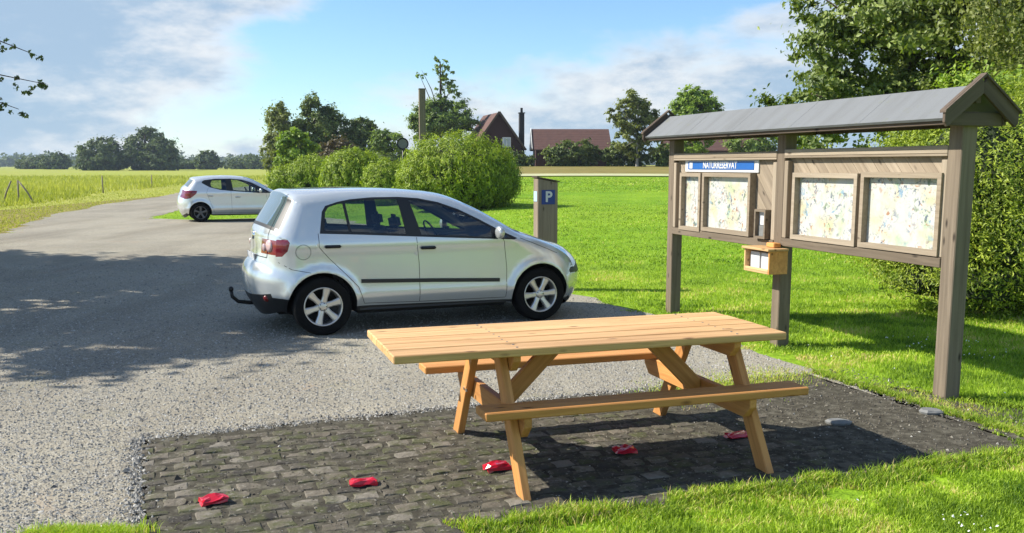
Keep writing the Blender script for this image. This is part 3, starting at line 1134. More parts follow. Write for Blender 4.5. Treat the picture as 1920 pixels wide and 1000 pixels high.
def blocker_mass(root, clumps, f, mat='blocker_dark', seed=1):  # added dark hull hidden under the leaves, stops light passing through the bush
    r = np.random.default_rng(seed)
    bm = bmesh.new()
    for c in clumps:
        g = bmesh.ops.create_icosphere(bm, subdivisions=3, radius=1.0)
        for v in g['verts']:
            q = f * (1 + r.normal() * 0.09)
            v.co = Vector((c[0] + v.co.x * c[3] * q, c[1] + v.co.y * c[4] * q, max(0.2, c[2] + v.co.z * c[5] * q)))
    return from_bm('light_blocker', bm, mat, root)


def tree(name, base, label, clumps, n, size, mat, h=None, r0=0.2, bark='bark', group=None, seed=1, cat='tree', limbs=9, core=0.0, **kw):
    z = float(tz(base[0], base[1]))
    root = empty(name, (base[0], base[1], z), 0, label, cat, group)
    if h is None:
        h = max(c[2] + c[5] * 0.5 for c in clumps)
    trunk_mesh(root, h, r0, clumps, bark, seed, limbs)
    if core:
        blocker_mass(root, clumps, core, seed=seed)
    foliage('crown', clumps, n, size, mat, root, seed=seed, **kw)
    return root


def shrub(name, base, label, clumps, n, size, mat, group=None, seed=1, cat='bush', stems=7, r0=0.03, bark='bark', core=0.0, **kw):
    z = float(tz(base[0], base[1]))
    root = empty(name, (base[0], base[1], z), 0, label, cat, group)
    rr = random.Random(seed)
    V, F = [], []
    for k in range(stems):
        c = clumps[k % len(clumps)]
        a = rr.uniform(0, 6.28)
        st = Vector((c[0] * 0.5 + math.cos(a) * 0.15, c[1] * 0.5 + math.sin(a) * 0.15, -0.1))
        en = Vector((c[0] + math.cos(a) * c[3] * 0.6, c[1] + math.sin(a) * c[4] * 0.6, c[2] + c[5] * 0.5))
        tube(V, F, [st, st.lerp(en, 0.5) + Vector((0, 0, 0.15 * c[5])), en], [r0, r0 * 0.7, r0 * 0.25], 6)
    pydata('stem', V, F, bark, root, True)
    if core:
        blocker_mass(root, clumps, core, seed=seed)
    foliage('foliage', clumps, n, size, mat, root, seed=seed, **kw)
    return root


def ball(rx, ry, rz, zc=None, k=0, seed=0, spread=0.55, sm=0.5):
    """one main ellipsoid with k smaller ones on its upper surface"""
    r = random.Random(seed)
    zc = rz if zc is None else zc
    out = [(0, 0, zc, rx, ry, rz)]
    for _ in range(k):
        a, e = r.uniform(0, 6.28), r.uniform(-0.2, 1.2)
        s = sm * r.uniform(0.7, 1.2)
        out.append((math.cos(a) * math.cos(e) * rx * spread * 1.3, math.sin(a) * math.cos(e) * ry * spread * 1.3, zc + math.sin(e) * rz * spread * 1.3, rx * s, ry * s, rz * s))
    return out


# ------------------------------------------------------------------ picnic table
def build_table():
    ang = R(18)
    u, v = np.array([math.cos(ang), math.sin(ang)]), np.array([-math.sin(ang), math.cos(ang)])
    a0, b0 = 2.27, 5.235
    o = a0 * u + b0 * v
    root = empty('picnic_table', (o[0], o[1], 0), ang, 'light pine picnic table with attached benches standing on the dark paving', 'picnic table')
    W = 'new_pine'
    x0, x1 = 0.92 - a0, 3.26 - a0
    yy = 4.795 - b0
    wd, gap = 0.160, 0.012
    z1 = 0.768
    for k in range(5):
        y = yy + k * (wd + gap)
        box('tabletop_plank', x0 + random.uniform(-.004, .004), x1 + random.uniform(-.004, .004), y, y + wd, z1 - 0.045 + random.uniform(-.001, .001), z1 + random.uniform(-.0015, .0015), 'top_pine', root, 0.005)
    V, F = [], []
    for k in range(5):
        for aa in (1.55, 3.0):
            for dy in (.04, .12):
                xx, y2 = aa - a0 + (0.047 if aa < 2 else -0.047) + random.uniform(-.008, .008), yy + k * (wd + gap) + dy + random.uniform(-.006, .006)
                tube(V, F, [(xx, y2, z1 - .004), (xx, y2, z1 + .0022)], [.0075, .0065], 8)
    tag(pydata('screw_heads', V, F, 'slate', root), kind='stuff')
    bz = 0.47
    box('bench_seat', 1.36 - a0, 3.31 - a0, 4.625 - b0, 4.815 - b0, bz - 0.046, bz, 'orange_pine', root, 0.006)
    box('bench_seat', 1.32 - a0, 3.08 - a0, 5.845 - b0, 6.035 - b0, bz - 0.046, bz, 'orange_pine', root, 0.006)
    for a in (1.55, 3.0):
        x = a - a0
        s = 1 if a < 2 else -1
        for (yb, yt) in ((-0.665, -0.235), (0.665, 0.235)):
            lo, hi = Vector((x, yb, 0.018)), Vector((x, yt, z1 - 0.05))
            d = (hi - lo).normalized()
            beam('leg', lo - d * 0.06, hi + d * 0.06, 0.045, 0.105, 'orange_pine', root, up=(0, 1, 0), cuts=(((0, 0, 0.018), (0, 0, -1)), ((0, 0, z1 - 0.047), (0, 0, 1))))
        # cross arm carrying the benches, its ends bevelled below
        ya, yb2 = 4.64 - b0, 6.01 - b0
        beam('cross_arm', (x + s * 0.047, ya, bz - 0.046 - 0.062), (x + s * 0.047, yb2, bz - 0.046 - 0.062), 0.045, 0.12, 'orange_pine', root,
             cuts=(((x, ya, bz - 0.1), (0, -1, -1)), ((x, yb2, bz - 0.1), (0, 1, -1))))
        yt0, yt1 = yy + 0.03, yy + 5 * wd + 4 * gap - 0.03
        beam('top_batten', (x + s * 0.047, yt0, z1 - 0.046 - 0.048), (x + s * 0.047, yt1, z1 - 0.046 - 0.048), 0.045, 0.095, 'orange_pine', root,
             cuts=(((x, yt0, z1 - 0.08), (0, -1, -1)), ((x, yt1, z1 - 0.08), (0, 1, -1))))
        # diagonal brace from the arm to the underside of the top
        beam('brace', (x + s * 0.06, -0.01, 0.34), (x + s * 0.47, -0.01, z1 - 0.02), 0.045, 0.1, 'orange_pine', root, up=(1, 0, 0),
             cuts=(((0, 0, z1 - 0.047), (0, 0, 1)), ((x + s * 0.072, 0, 0), (-s, 0, 0))))
        for yb in (-0.42, -0.36, 0.36, 0.42):
            V, F = [], []
            tube(V, F, [(x - s * 0.032, yb, bz - 0.105), (x - s * 0.022, yb, bz - 0.105)], [0.011, 0.011], 8)
            pydata('bolt', V, F, 'chrome', root)


# ------------------------------------------------------------------ information board
def build_board():
    root = empty('information_board', (1.899, 11.38, 0), R(-72.27), 'roofed wooden information board with map sheets on the lawn', 'notice board')
    G, PG, DK = 'grey_wood', 'pale_grey_wood', 'dark_wood'
    for s, w in ((0.06, 0.13), (2.30, 0.13), (4.52, 0.135)):
        beam('post', (s, 0, -0.1), (s, 0, 2.12), w, w, G, root, up=(0, 1, 0), bev=0.006)
    # bays: rails, stiles, diagonal boards
    for s0, s1, zb, zt in ((0.125, 2.235, 0.955, 1.872), (2.365, 4.452, 0.99, 1.885)):
        beam('top_rail', (s0, -0.02, zt - 0.03), (s1, -0.02, zt - 0.03), 0.1, 0.06, PG, root)
        beam('top_batten', (s0, -0.055, zt - 0.0705), (s1, -0.055, zt - 0.0705), 0.03, 0.018, PG, root, bev=0.003)
        beam('bottom_rail', (s0, -0.025, zb + 0.03), (s1, -0.025, zb + 0.03), 0.1, 0.075, G, root)
        beam('stile', (s0 + 0.03, -0.035, zb + 0.07), (s0 + 0.03, -0.035, zt - 0.105), 0.06, 0.06, PG, root, up=(0, 1, 0))
        beam('stile', (s1 - 0.03, -0.035, zb + 0.07), (s1 - 0.03, -0.035, zt - 0.105), 0.06, 0.06, PG, root, up=(0, 1, 0))
        x0, x1, z0, z1 = s0 + 0.02, s1 - 0.02, zb + 0.06, zt - 0.06
        H, wd = z1 - z0, 0.135
        k = 0
        x = x0 - H
        while x < x1:
            xa, xb = x + 0.002, x + wd - 0.002
            # strip leaning to the left as it rises: x shifts by +H going down
            bm = bmesh.new()
            sec = [(xa + H, z0), (xb + H, z0), (xb, z1), (xa, z1)]
            fr = [bm.verts.new((p[0], -0.012, p[1])) for p in sec]
            bk = [bm.verts.new((p[0], 0.012, p[1])) for p in sec]
            bm.faces.new(fr)
            bm.faces.new(bk[::-1])
            for i in range(4):
                bm.faces.new((fr[i], bk[i], bk[(i + 1) % 4], fr[(i + 1) % 4]))
            for co, no in (((x0, 0, 0), (-1, 0, 0)), ((x1, 0, 0), (1, 0, 0))):
                g = bmesh.ops.bisect_plane(bm, geom=bm.verts[:] + bm.edges[:] + bm.faces[:], plane_co=co, plane_no=no, clear_outer=True)
                ed = [e for e in g['geom_cut'] if isinstance(e, bmesh.types.BMEdge)]
                if ed:
                    bmesh.ops.edgeloop_fill(bm, edges=ed)
            if bm.faces:
                bmesh.ops.recalc_face_normals(bm, faces=bm.faces[:])
                mrot = Matrix.Rotation(R(-45), 4, 'Y')
                c = Vector((x + H / 2, 0, (z0 + z1) / 2))
                bm.transform(Matrix.Translation(-c))
                bm.transform(mrot)
                o = from_bm('backing_board', bm, PG, root)
                o.matrix_local = Matrix.Translation(c + Vector((0, random.uniform(-.001, .001), 0))) @ mrot.inverted()
            else:
                bm.free()
            x += wd
            k += 1
    # map cases
    def case(s0, s1, z0, z1, mat):
        m = 0.042
        f = bmesh.new()
        for (a, b, c, d) in ((s0, s1, z1 - m, z1), (s0, s1, z0, z0 + m), (s0, s0 + m, z0 + m, z1 - m), (s1 - m, s1, z0 + m, z1 - m)):
            bm_box(f, a, b, -0.085, -0.014, c, d)
        o = from_bm('map_case', f, PG, root)
        sh = box('map_sheet', s0 + m - 0.002, s1 - m + 0.002, -0.028, -0.018, z0 + m - 0.002, z1 - m + 0.002, mat, o)
        return o
    case(0.315, 0.795, 1.012, 1.656, 'map_print_pale')
    case(0.835, 1.81, 1.03, 1.66, 'map_print')
    case(2.53, 3.46, 1.062, 1.672, 'map_print')
    case(3.505, 4.425, 1.065, 1.684, 'map_print')
    # heading
    hd = box('heading_panel', 0.335, 1.86, -0.026, -0.0135, 1.668, 1.79, 'sign_white', root)
    hb = box('blue_band', 0.41, 1.78, -0.0315, -0.0275, 1.694, 1.78, 'header_blue', root)
    tx = text_mesh('NATURRESERVAT', 0.098, 'sign_white', root, 'lettering', 0.0012, 0.002)
    tx.matrix_local = Matrix.Translation((1.11, -0.034, 1.737)) @ Matrix.Rotation(R(90), 4, 'X')
    tx.scale = (0.92, 1, 1)
    em = box('emblem', 0.445, 0.515, -0.0345, -0.0325, 1.703, 1.771, 'sign_white', root, 0.0008)
    # small display case
    f = bmesh.new()
    s0, s1, z0, z1 = 1.955, 2.15, 1.03, 1.312
    for (a, b, c, d) in ((s0, s1, z1 - .022, z1), (s0, s1, z0, z0 + .022), (s0, s0 + .022, z0 + .022, z1 - .022), (s1 - .022, s1, z0 + .022, z1 - .022)):
        bm_box(f, a, b, -0.115, -0.0135, c, d)
    o = from_bm('leaflet_holder', f, G, root)
    box('leaflet', s0 + .022, s1 - .022, -0.07, -0.06, z0 + .13, z1 - .022, 'sign_white', o)
    box('leaflet', s0 + .022, s1 - .022, -0.078, -0.062, z0 + .022, z0 + .125, 'slate', o)
    # roof
    e0, e1, ze, zr, hw = -0.16, 4.665, 2.095, 2.305, 0.275
    L, sl = e1 - e0, math.atan2(zr - ze, hw)
    for sgn in (-1, 1):
        V = [(e0, 0, zr), (e1, 0, zr), (e1, sgn * (hw + .03), ze - .027), (e0, sgn * (hw + .03), ze - .027)]
        n = Vector((0, sgn * math.sin(sl), math.cos(sl))) * 0.022
        V2 = V + [tuple(Vector(p) - n) for p in V]
        F = [(0, 1, 2, 3), (7, 6, 5, 4), (0, 4, 5, 1), (1, 5, 6, 2), (2, 6, 7, 3), (3, 7, 4, 0)]
        o = pydata('roof_sheet', V2, F, 'roof_felt', root)
        bm = bmesh.new(); bm.from_mesh(o.data); bmesh.ops.recalc_face_normals(bm, faces=bm.faces[:]); bm.to_mesh(o.data); bm.free()
        for k in range(1, 5):
            xx = e0 + L * k / 5 + random.uniform(-.03, .03)
            nn = n * (1 / 0.022)
            Q = [Vector((xx + dx_, 0, zr)).lerp(Vector((xx + dx_, sgn * (hw + .03), ze - .027)), f_) for dx_ in (-.03, .03) for f_ in (.03, .985)]
            V3 = [tuple(q_ + nn * .0012) for q_ in Q] + [tuple(q_ - nn * .002) for q_ in Q]
            lap = pydata('felt_lap', V3, [(0, 1, 3, 2), (0, 4, 5, 1), (2, 3, 7, 6), (1, 5, 7, 3), (0, 2, 6, 4)], 'roof_felt', o)
        beam('eave_board', (e0 + .03, sgn * (hw - .02), ze - 0.04), (e1 - .03, sgn * (hw - .02), ze - 0.04), 0.03, 0.065, DK, root)
        for xe, dx in ((e0, -0.014), (e1, 0.014)):
            # bargeboards with plumb-cut feet
            beam('barge_board', (xe + dx, 0, zr + 0.01), (xe + dx, sgn * (hw + .06), ze - 0.0434), 0.026, 0.115, DK, root, up=(0, 0, 1), bev=0.003,
                 cuts=(((0, 0, 0), (0, -sgn, 0)), ((0, sgn * (hw + .05), 0), (0, sgn, 0))))
            V = [(xe + dx * 1 - .03, sgn * -0.0, zr + .078), (xe + dx + .03, 0, zr + .078), (xe + dx + .03, sgn * (hw + .06), ze + .026), (xe + dx - .03, sgn * (hw + .06), ze + .026)]
            V += [(p[0], p[1], p[2] - .018) for p in V]
            o = pydata('barge_cap', V, F, DK, root)
            bm = bmesh.new(); bm.from_mesh(o.data); bmesh.ops.recalc_face_normals(bm, faces=bm.faces[:]); bm.to_mesh(o.data); bm.free()
    beam('ridge_beam', (e0 + .02, 0, zr - 0.085), (e1 - .02, 0, zr - 0.085), 0.05, 0.09, DK, root)
    for s in (0.06, 2.30, 4.52):
        beam('tie_beam', (s + 0.09, -hw + .04, ze - 0.03), (s + 0.09, hw - .04, ze - 0.03), 0.045, 0.095, DK, root)
    # leaflet box in new wood, hung on the middle post
    b = empty('leaflet_box', (0, 0, 0), 0, 'small new pine leaflet box fixed to the middle post of the board', 'leaflet box')
    b.matrix_world = Matrix.Translation((1.899, 11.38, 0)) @ Matrix.Rotation(R(-72.27), 4, 'Z') @ Matrix.Translation((2.265, -0.066, 0.725))
    N_ = 'box_pine'
    box('side_panel', -0.22, -0.2, -0.2, 0, 0, 0.215, N_, b, .002)
    box('side_panel', 0.2, 0.22, -0.2, 0, 0, 0.215, 'orange_pine', b, .002)
    box('bottom_panel', -0.198, 0.198, -0.2, 0, 0, 0.02, N_, b, .002)
    box('back_panel', -0.198, 0.198, -0.018, 0, 0.022, 0.215, N_, b, .002)
    box('lid', -0.235, 0.235, -0.225, 0.0, 0.217, 0.239, N_, b, .003)
    box('lid_block', 0.0, 0.13, -0.1, -0.02, 0.241, 0.285, 'orange_pine', b, .006)
    box('front_rim', -0.198, 0.198, -0.2, -0.182, 0.022, 0.045, N_, b, .002)
    for xx in (-0.1, 0.09):
        box('leaflet', xx - 0.085, xx + 0.075, -0.15, -0.03, 0.024, 0.19, 'sign_white', b, .003)


# ------------------------------------------------------------------ parking sign post, pole, round sign, markers
def build_street_things():
    root = empty('parking_post', (0.47, 13.5, 0), R(20), 'broad weathered timber post with blue P sign behind the silver car', 'parking post')
    w, d = 0.15, 0.085
    bm = bmesh.new()
    V = [(-w, -d, -.1), (w, -d, -.1), (w, d, -.1), (-w, d, -.1), (-w, -d, 1.56), (w, -d, 1.505), (w, d, 1.505), (-w, d, 1.56)]
    vs = [bm.verts.new(p) for p in V]
    for f in ((3, 2, 1, 0), (4, 5, 6, 7), (0, 1, 5, 4), (1, 2, 6, 5), (2, 3, 7, 6), (3, 0, 4, 7)):
        bm.faces.new([vs[i] for i in f])
    bmesh.ops.bevel(bm, geom=bm.edges[:], offset=0.008, segments=1, affect='EDGES')
    bm.transform(Matrix.Rotation(R(90), 4, 'Y'))
    o = from_bm('post', bm, 'pale_grey_wood', root)
    o.rotation_euler = (0, R(-90), 0)
    beam('top_cap', (-w - .02, 0, 1.578), (w + .02, 0, 1.516), 2 * d + .04, 0.016, 'dark_wood', root, bev=.003)
    box('sign_plate', -0.095, 0.105, -d - 0.006, -d - 0.001, 1.2, 1.4, 'sign_blue', root, 0.001)
    t = text_mesh('P', 0.2, 'sign_white', root, 'lettering', 0.001, 0.006)
    t.matrix_local = Matrix.Translation((0.008, -d - 0.0085, 1.3)) @ Matrix.Rotation(R(90), 4, 'X')
    box('sticker', -w - 0.005, -w - 0.001, -0.06, 0.06, 1.24, 1.38, 'sticker_blue', root, 0.0008)
    # tall square pole behind the bushes
    p = empty('timber_pole', (-3.72, 40.5, float(tz(-3.72, 40.5))), R(12), 'tall plain square wooden pole rising behind the willow bushes', 'pole')
    beam('shaft', (0, 0, -.1), (0, 0, 4.65), 0.26, 0.26, 'grey_wood', p, up=(0, 1, 0), bev=.012)
    box('pole_cap', -.14, .14, -.14, .14, 4.652, 4.68, 'dark_wood', p, .004)
    # small round sign left of it
    s = empty('round_sign', (-4.75, 42.3, float(tz(-4.75, 42.3))), R(5), 'small dark round sign left of the timber pole above the bushes', 'sign')
    V, F = [], []
    tube(V, F, [(0, 0.03, -.1), (0, 0.03, 2.65)], [0.03, 0.03], 8)
    pydata('sign_post', V, F, 'black_metal', s, True)
    lathe('sign_rim', [(0.26, -0.02), (0.26, 0.02), (0.2, 0.02), (0.2, -0.02), (0.26, -0.02)], 'black_metal', s, 28).location = (0, 0, 2.55)
    lathe('sign_face', [(0.199, 0.0), (0.001, 0.0)], 'slate', s, 28).location = (0, -0.006, 2.55)
    # red ground markers on the paving
    spots = [(-1.535, 4.735, 'nearest to the bare paving corner', 10), (-0.805, 5.01, 'second from the left paving edge', -8), (-0.086, 5.285, 'just left of the near table leg', 6), (0.68, 5.61, 'in the table shade below the bench', -4), (1.434, 5.93, 'behind the right table leg', 5)]
    labels = ['crumpled red plastic marker farthest left on the dark paving', 'glossy red plastic marker, second from the left on the paving', 'red plastic marker beside the near left leg of the table',
              'red plastic marker lying in the shade under the table', 'red plastic marker half hidden behind the right table leg']
    for (x, y, _, rot), lab in zip(spots, labels):
        m = empty('ground_marker', (x, y, 0.018), P_ANG + R(rot), lab, 'marker', 'red markers in a row on the paving')
        rr = random.Random(int((x + 3) * 1000))
        bm = bmesh.new()
        lx, ly, lz = rr.uniform(.062, .078), rr.uniform(.036, .05), rr.uniform(.036, .046)
        bm_box(bm, -lx, lx, -ly, ly, 0.012, lz)
        bmesh.ops.subdivide_edges(bm, edges=bm.edges[:], cuts=2, use_grid_fill=True)
        for vv in bm.verts:
            f = 1 - 0.25 * (vv.co.z > lz - .006)
            vv.co.x *= f * (1 + rr.uniform(-.1, .1))
            vv.co.y *= f * (1 + rr.uniform(-.12, .12))
            vv.co.z += rr.uniform(-.009, .007)
        o = from_bm('marker_body', bm, 'red_plastic', m, False)
        box('base_plate', -0.056, 0.056, -0.033, 0.033, 0.0, 0.011, 'black_plastic', m, .002)
    # flat stones
    for x, y, r_, lab in ((2.937, 6.56, 0.09, 'flat grey stone at the lawn edge near the tall right post'), (2.2, 6.28, 0.085, 'flat grey stone at the tip of the table shadow')):
        rr = random.Random(int(x * 100))
        bm = bmesh.new()
        k = 9
        lo, mi, hi = [], [], []
        for i in range(k):
            a = 2 * math.pi * i / k
            q = r_ * rr.uniform(0.8, 1.15)
            lo.append(bm.verts.new((math.cos(a) * q * 0.92, math.sin(a) * q * .62, -0.01)))
            mi.append(bm.verts.new((math.cos(a) * q, math.sin(a) * q * .7, 0.02)))
            hi.append(bm.verts.new((math.cos(a) * q * .8, math.sin(a) * q * .55, 0.034 + rr.uniform(-.004, .004))))
        for A, B in ((lo, mi), (mi, hi)):
            for i in range(k):
                bm.faces.new((A[i], A[(i + 1) % k], B[(i + 1) % k], B[i]))
        bm.faces.new(hi)
        bm.faces.new(lo[::-1])
        o = from_bm('flat_stone', bm, 'slate')
        o.location = (x, y, 0.012)
        tag(o, lab, 'stone', 'flat stones on the soil')
    # posts of the meadow fence
    for x, y, h, ln, lab in ((-23.1, 45.2, 1.05, 0.02, 'upright grey fence post in the meadow at the far left'), (-25.8, 61.0, 1.1, -0.02, 'lone grey fence post in the meadow, middle of the row'), (-28.3, 76, 1.0, 0.03, 'farthest small grey fence post in the meadow'),
                             (-22.4, 45.4, 1.0, -0.75, 'leaning grey stay beside the upright fence post'), (-24.1, 45.6, 1.0, 0.5, 'slanting grey post at the left picture edge in the meadow')):
        V, F = [], []
        tube(V, F, [(0, 0, -.2), (ln * h * .5, 0, h * .5), (ln * h, 0, h)], [.042, .04, .035], 7)
        o = pydata('fence_post', V, F, 'post_wood', None, True)
        o.location = (x, y, 0)
        tag(o, lab, 'fence post', 'posts of the meadow fence')


# ------------------------------------------------------------------ houses
def gable_house(name, loc, rz, label, w, l, eave, ridge, wall, roof, over=0.35, windows=(), base=-0.5):
    """gable faces local -y; ridge runs along +y"""
    root = empty(name, loc, rz, label, 'house')
    V = [(-w, 0, base), (w, 0, base), (w, l, base), (-w, l, base), (-w, 0, eave), (w, 0, eave), (w, l, eave), (-w, l, eave), (0, 0, ridge), (0, l, ridge)]
    F = [(0, 1, 5, 8, 4), (2, 3, 7, 9, 6), (1, 2, 6, 5), (3, 0, 4, 7)]
    pydata('wall', V, F, wall, root)
    k = (ridge - eave) / w
    for s in (-1, 1):
        xe, ze = s * (w + over), eave - k * over
        y0, y1 = -over, l + over
        P = [(0, y0, ridge + .12), (xe, y0, ze + .12), (xe, y1, ze + .12), (0, y1, ridge + .12)]
        P += [(p[0], p[1], p[2] - .11) for p in P]
        Q = [(0, 1, 2, 3), (4, 5, 6, 7), (0, 1, 5, 4), (1, 2, 6, 5), (2, 3, 7, 6), (3, 0, 4, 7)]
        o = pydata('roof', P, Q, roof, root)
        bm = bmesh.new(); bm.from_mesh(o.data); bmesh.ops.recalc_face_normals(bm, faces=bm.faces[:]); bm.to_mesh(o.data); bm.free()
        # courses of tiles as raised ribs
        V2, F2 = [], []
        for i in range(1, 12):
            t = i / 12
            b = len(V2)
            for yy in (y0, y1):
                for dt, dz in ((0, .125), (0.02, .15), (0.03, .125)):
                    V2.append((xe * (t + dt), yy, ridge + (ze - ridge) * (t + dt) + dz))
            F2 += [(b, b + 1, b + 4, b + 3), (b + 1, b + 2, b + 5, b + 4)]
        pydata('tile_courses', V2, F2, roof, o)
    for (x, z, ww, hh) in windows:
        f = box('window', x - ww / 2, x + ww / 2, -.06, -.004, z - hh / 2, z + hh / 2, 'white_paint', root)
        box('pane', -ww * .38, ww * .38, -.034, -.031, -hh * .4, hh * .4, 'window_pane', f)
        box('pane_bar', -ww * .03, ww * .03, -.04, -.036, -hh * .4, hh * .4, 'white_paint', f)
    return root


def build_houses():
    g = 1.62
    h = gable_house('house', (-1.55, 113, g), R(14), 'dark red timber house with steep gable and tall black chimney', 2.75, 8, 2.3, 6.05, 'red_wall', 'red_roof', windows=((0.95, 2.75, 1.0, 1.15), (-0.9, 1.1, 1.0, 1.1), (0.95, 1.1, 1.0, 1.1)))
    c = bmesh.new()
    bm_box(c, -.27, .27, -.3, .3, 0, 6.1)
    o = from_bm('chimney', c, 'chimney_black', h)
    o.location = (2.95, .8, 0)
    cc = bmesh.new()
    bm_box(cc, -.34, .34, -.37, .37, 6.11, 6.22)
    bm_box(cc, -.12, .12, -.12, .12, 6.23, 6.75)
    from_bm('chimney_cap', cc, 'chimney_black', o)
    for s in (-1, 1):
        beam('barge_board', (0, -.42, 6.22), (s * 3.2, -.42, 6.22 - 3.2 * 3.75 / 2.75), .06, .22, 'dark_wood', h)
    o = gable_house('outbuilding', (10.9, 113.5, g), R(91.5), 'low red house with broad maroon roof right of the chimney', 3.2, 8.3, 2.0, 4.15, 'red_wall', 'red_roof', windows=())
    for s in (-1, 1):
        beam('barge_board', (0, 8.72, 4.3), (s * 3.55, 8.72, 4.3 - 3.55 * 2.15 / 3.2), .05, .2, 'white_paint', o)
    gable_house('far_house', (36, 140, 1.7), R(88), 'far house with pale red roof seen below the board roof', 3.5, 14, 2.2, 4.5, 'red_wall', 'red_roof')
    b = gable_house('farm_building', (-330, 1240, 0), R(20), 'tiny white farm building far off on the horizon', 4, 12, 6, 10, 'white_paint', 'roof_felt')


# ------------------------------------------------------------------ vegetation
def build_plants():
    G = 'clipped willow bushes beside the parking bay'
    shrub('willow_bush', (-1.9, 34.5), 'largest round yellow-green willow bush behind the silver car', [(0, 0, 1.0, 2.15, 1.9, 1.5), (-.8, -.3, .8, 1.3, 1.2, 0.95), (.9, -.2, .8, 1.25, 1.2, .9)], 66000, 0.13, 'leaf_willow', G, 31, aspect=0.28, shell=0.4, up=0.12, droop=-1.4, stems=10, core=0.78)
    shrub('willow_bush', (-7.3, 45), 'yellow-green willow bush left of the largest one', [(0, 0, .95, 1.5, 1.4, 1.35)], 26000, 0.16, 'leaf_willow', G, 32, aspect=0.28, shell=0.42, up=0.12, droop=-1.4, core=.78)
    shrub('willow_bush', (-5.35, 41), 'small yellow-green willow bush tucked against the largest', [(0, 0, .75, .9, 1.0, 1.0)], 14000, 0.14, 'leaf_willow', G, 33, aspect=0.28, shell=0.36, up=0.12, droop=-1.4, core=.78)
    shrub('willow_bush', (-10.4, 49), 'leftmost wide willow bush beside the white car', [(.35, 0, .85, 1.35, 1.4, 1.15), (-.95, 0, .7, .95, 1, .8)], 24000, 0.16, 'leaf_willow', G, 34, aspect=0.28, shell=0.42, up=0.12, droop=-1.4, core=.78)
    tree('young_tree', (-15.6, 70), 'bright green young tree in front of the tall birches', [(0, 0, 2.7, 1.5, 1.4, 1.6), (.5, 0, 1.7, 1.2, 1.2, 1.0), (-.6, 0, 1.6, 1.0, 1, 1)], 16000, 0.27, 'leaf_bright', h=3, r0=.08, seed=35, sub=24, subr=0.26)
    # birches and broadleaf trees behind
    tree('birch_tree', (-26.2, 112), 'pale loose birch on the left of the tall group', [(0, 0, 5.0, 2.1, 2.0, 3.8), (-.7, 0, 7.3, 1.4, 1.3, 2.1), (.9, 0, 3.4, 2.0, 1.8, 2.6), (-1.3, 0, 3.2, 1.4, 1.4, 2.6)], 25000, 0.34, 'leaf_birch', h=9, r0=.16, bark='pale_bark', seed=41, sub=26, subr=0.26, hang=.6)
    tree('dense_tree', (-22.3, 113), 'tallest dark rounded tree of the birch group', [(0, 0, 5.6, 2.5, 2.2, 4.2), (-.6, 0, 8.2, 1.7, 1.5, 2.0), (1.5, 0, 6.0, 1.9, 1.7, 2.6), (.9, 0, 3, 2.6, 2.0, 2.4)], 32000, 0.35, 'leaf_dark', h=9.5, r0=.22, seed=42, sub=24, subr=0.25, hang=.3)
    tree('dense_tree', (-17.6, 114), 'dark round-topped tree right of the birch group', [(0, 0, 4.3, 2.3, 2.1, 3.0), (.2, 0, 5.7, 1.7, 1.5, 1.6), (-.9, 0, 3.0, 1.8, 1.6, 2.2)], 20000, 0.35, 'leaf_dark', h=6.6, r0=.2, seed=43, sub=30, subr=0.24)
    tree('rusty_tree', (-18.6, 104), 'small brownish tree under the dark round one', [(0, 0, 2.4, 2.3, 1.6, 2.1)], 10000, 0.27, 'leaf_rust', h=3, r0=.1, seed=44, sub=30)
    tree('garden_tree', (-13.4, 105), 'mid green garden tree left of the timber pole', [(0, 0, 3.2, 2.1, 1.8, 2.4), (-.4, 0, 4.3, 1.3, 1.2, 1.4), (1.0, 0, 2.4, 1.5, 1.4, 1.6)], 13000, 0.34, 'leaf_green', h=5, r0=.14, seed=45, sub=26, subr=0.27)
    tree('dark_shrub_tree', (-12.0, 92), 'low dark shrubby tree between pole and garden tree', [(0, 0, 1.6, 1.5, 1.2, 1.5)], 5000, 0.28, 'leaf_dark', h=2.2, r0=.08, seed=46, sub=30)
    tree('poplar_tree', (-8.6, 118), 'tall tree with wispy bare-looking top behind the pole', [(-.6, 0, 5.6, 3.1, 2.6, 2.4), (1.9, 0, 5.5, 2.4, 2.2, 2.3), (-1.8, 0, 4.3, 2.0, 2, 2.0), (.2, 0, 9.2, 1.0, .9, 1.6), (1.4, 0, 9.0, .9, .9, 1.5), (.1, 0, 11.9, 1.0, .8, 1.5), (.9, 0, 10.8, .8, .8, 1.1), (-2.4, 0, 11.0, .75, .6, .8)], 34000, 0.36, 'leaf_green', h=12.4, r0=.24, seed=47, sub=16, subr=0.3, limbs=16, fill=.1)
    tree('birch_tree', (13.4, 104), 'airy light birch left of the board roof', [(-.6, 0, 5.6, 1.7, 1.6, 2.3), (-2.1, 0, 5.0, 1.3, 1.2, 1.7), (.9, 0, 4.6, 1.3, 1.3, 2.2), (-.9, 0, 2.6, 1.6, 1.4, 1.7), (2.0, 0, 3.4, 1.3, 1.2, 2.4)], 23000, 0.32, 'leaf_birch', h=7, r0=.15, bark='pale_bark', seed=48, sub=18, subr=0.27, fill=.08)
    tree('maple_tree', (18.7, 100), 'full round green tree standing above the board roof', [(0, 0, 5.9, 2.4, 2.2, 2.3), (-1.2, 0, 6.3, 1.4, 1.3, 1.6), (1.3, 0, 5.7, 1.5, 1.4, 1.7), (0, 0, 2.8, 2.0, 1.8, 1.8)], 26000, 0.35, 'leaf_bright', h=7, r0=.2, seed=49, sub=24, subr=0.25)
    tree('garden_tree', (26, 105), 'distant low tree seen through the board gap', [(0, 0, 2.2, 3.2, 2, 2.0), (4.2, 0, 2.0, 2.4, 2, 1.9)], 10000, 0.34, 'leaf_green', h=3, r0=.14, seed=50, sub=24)
    H = 'hedges in front of the houses'
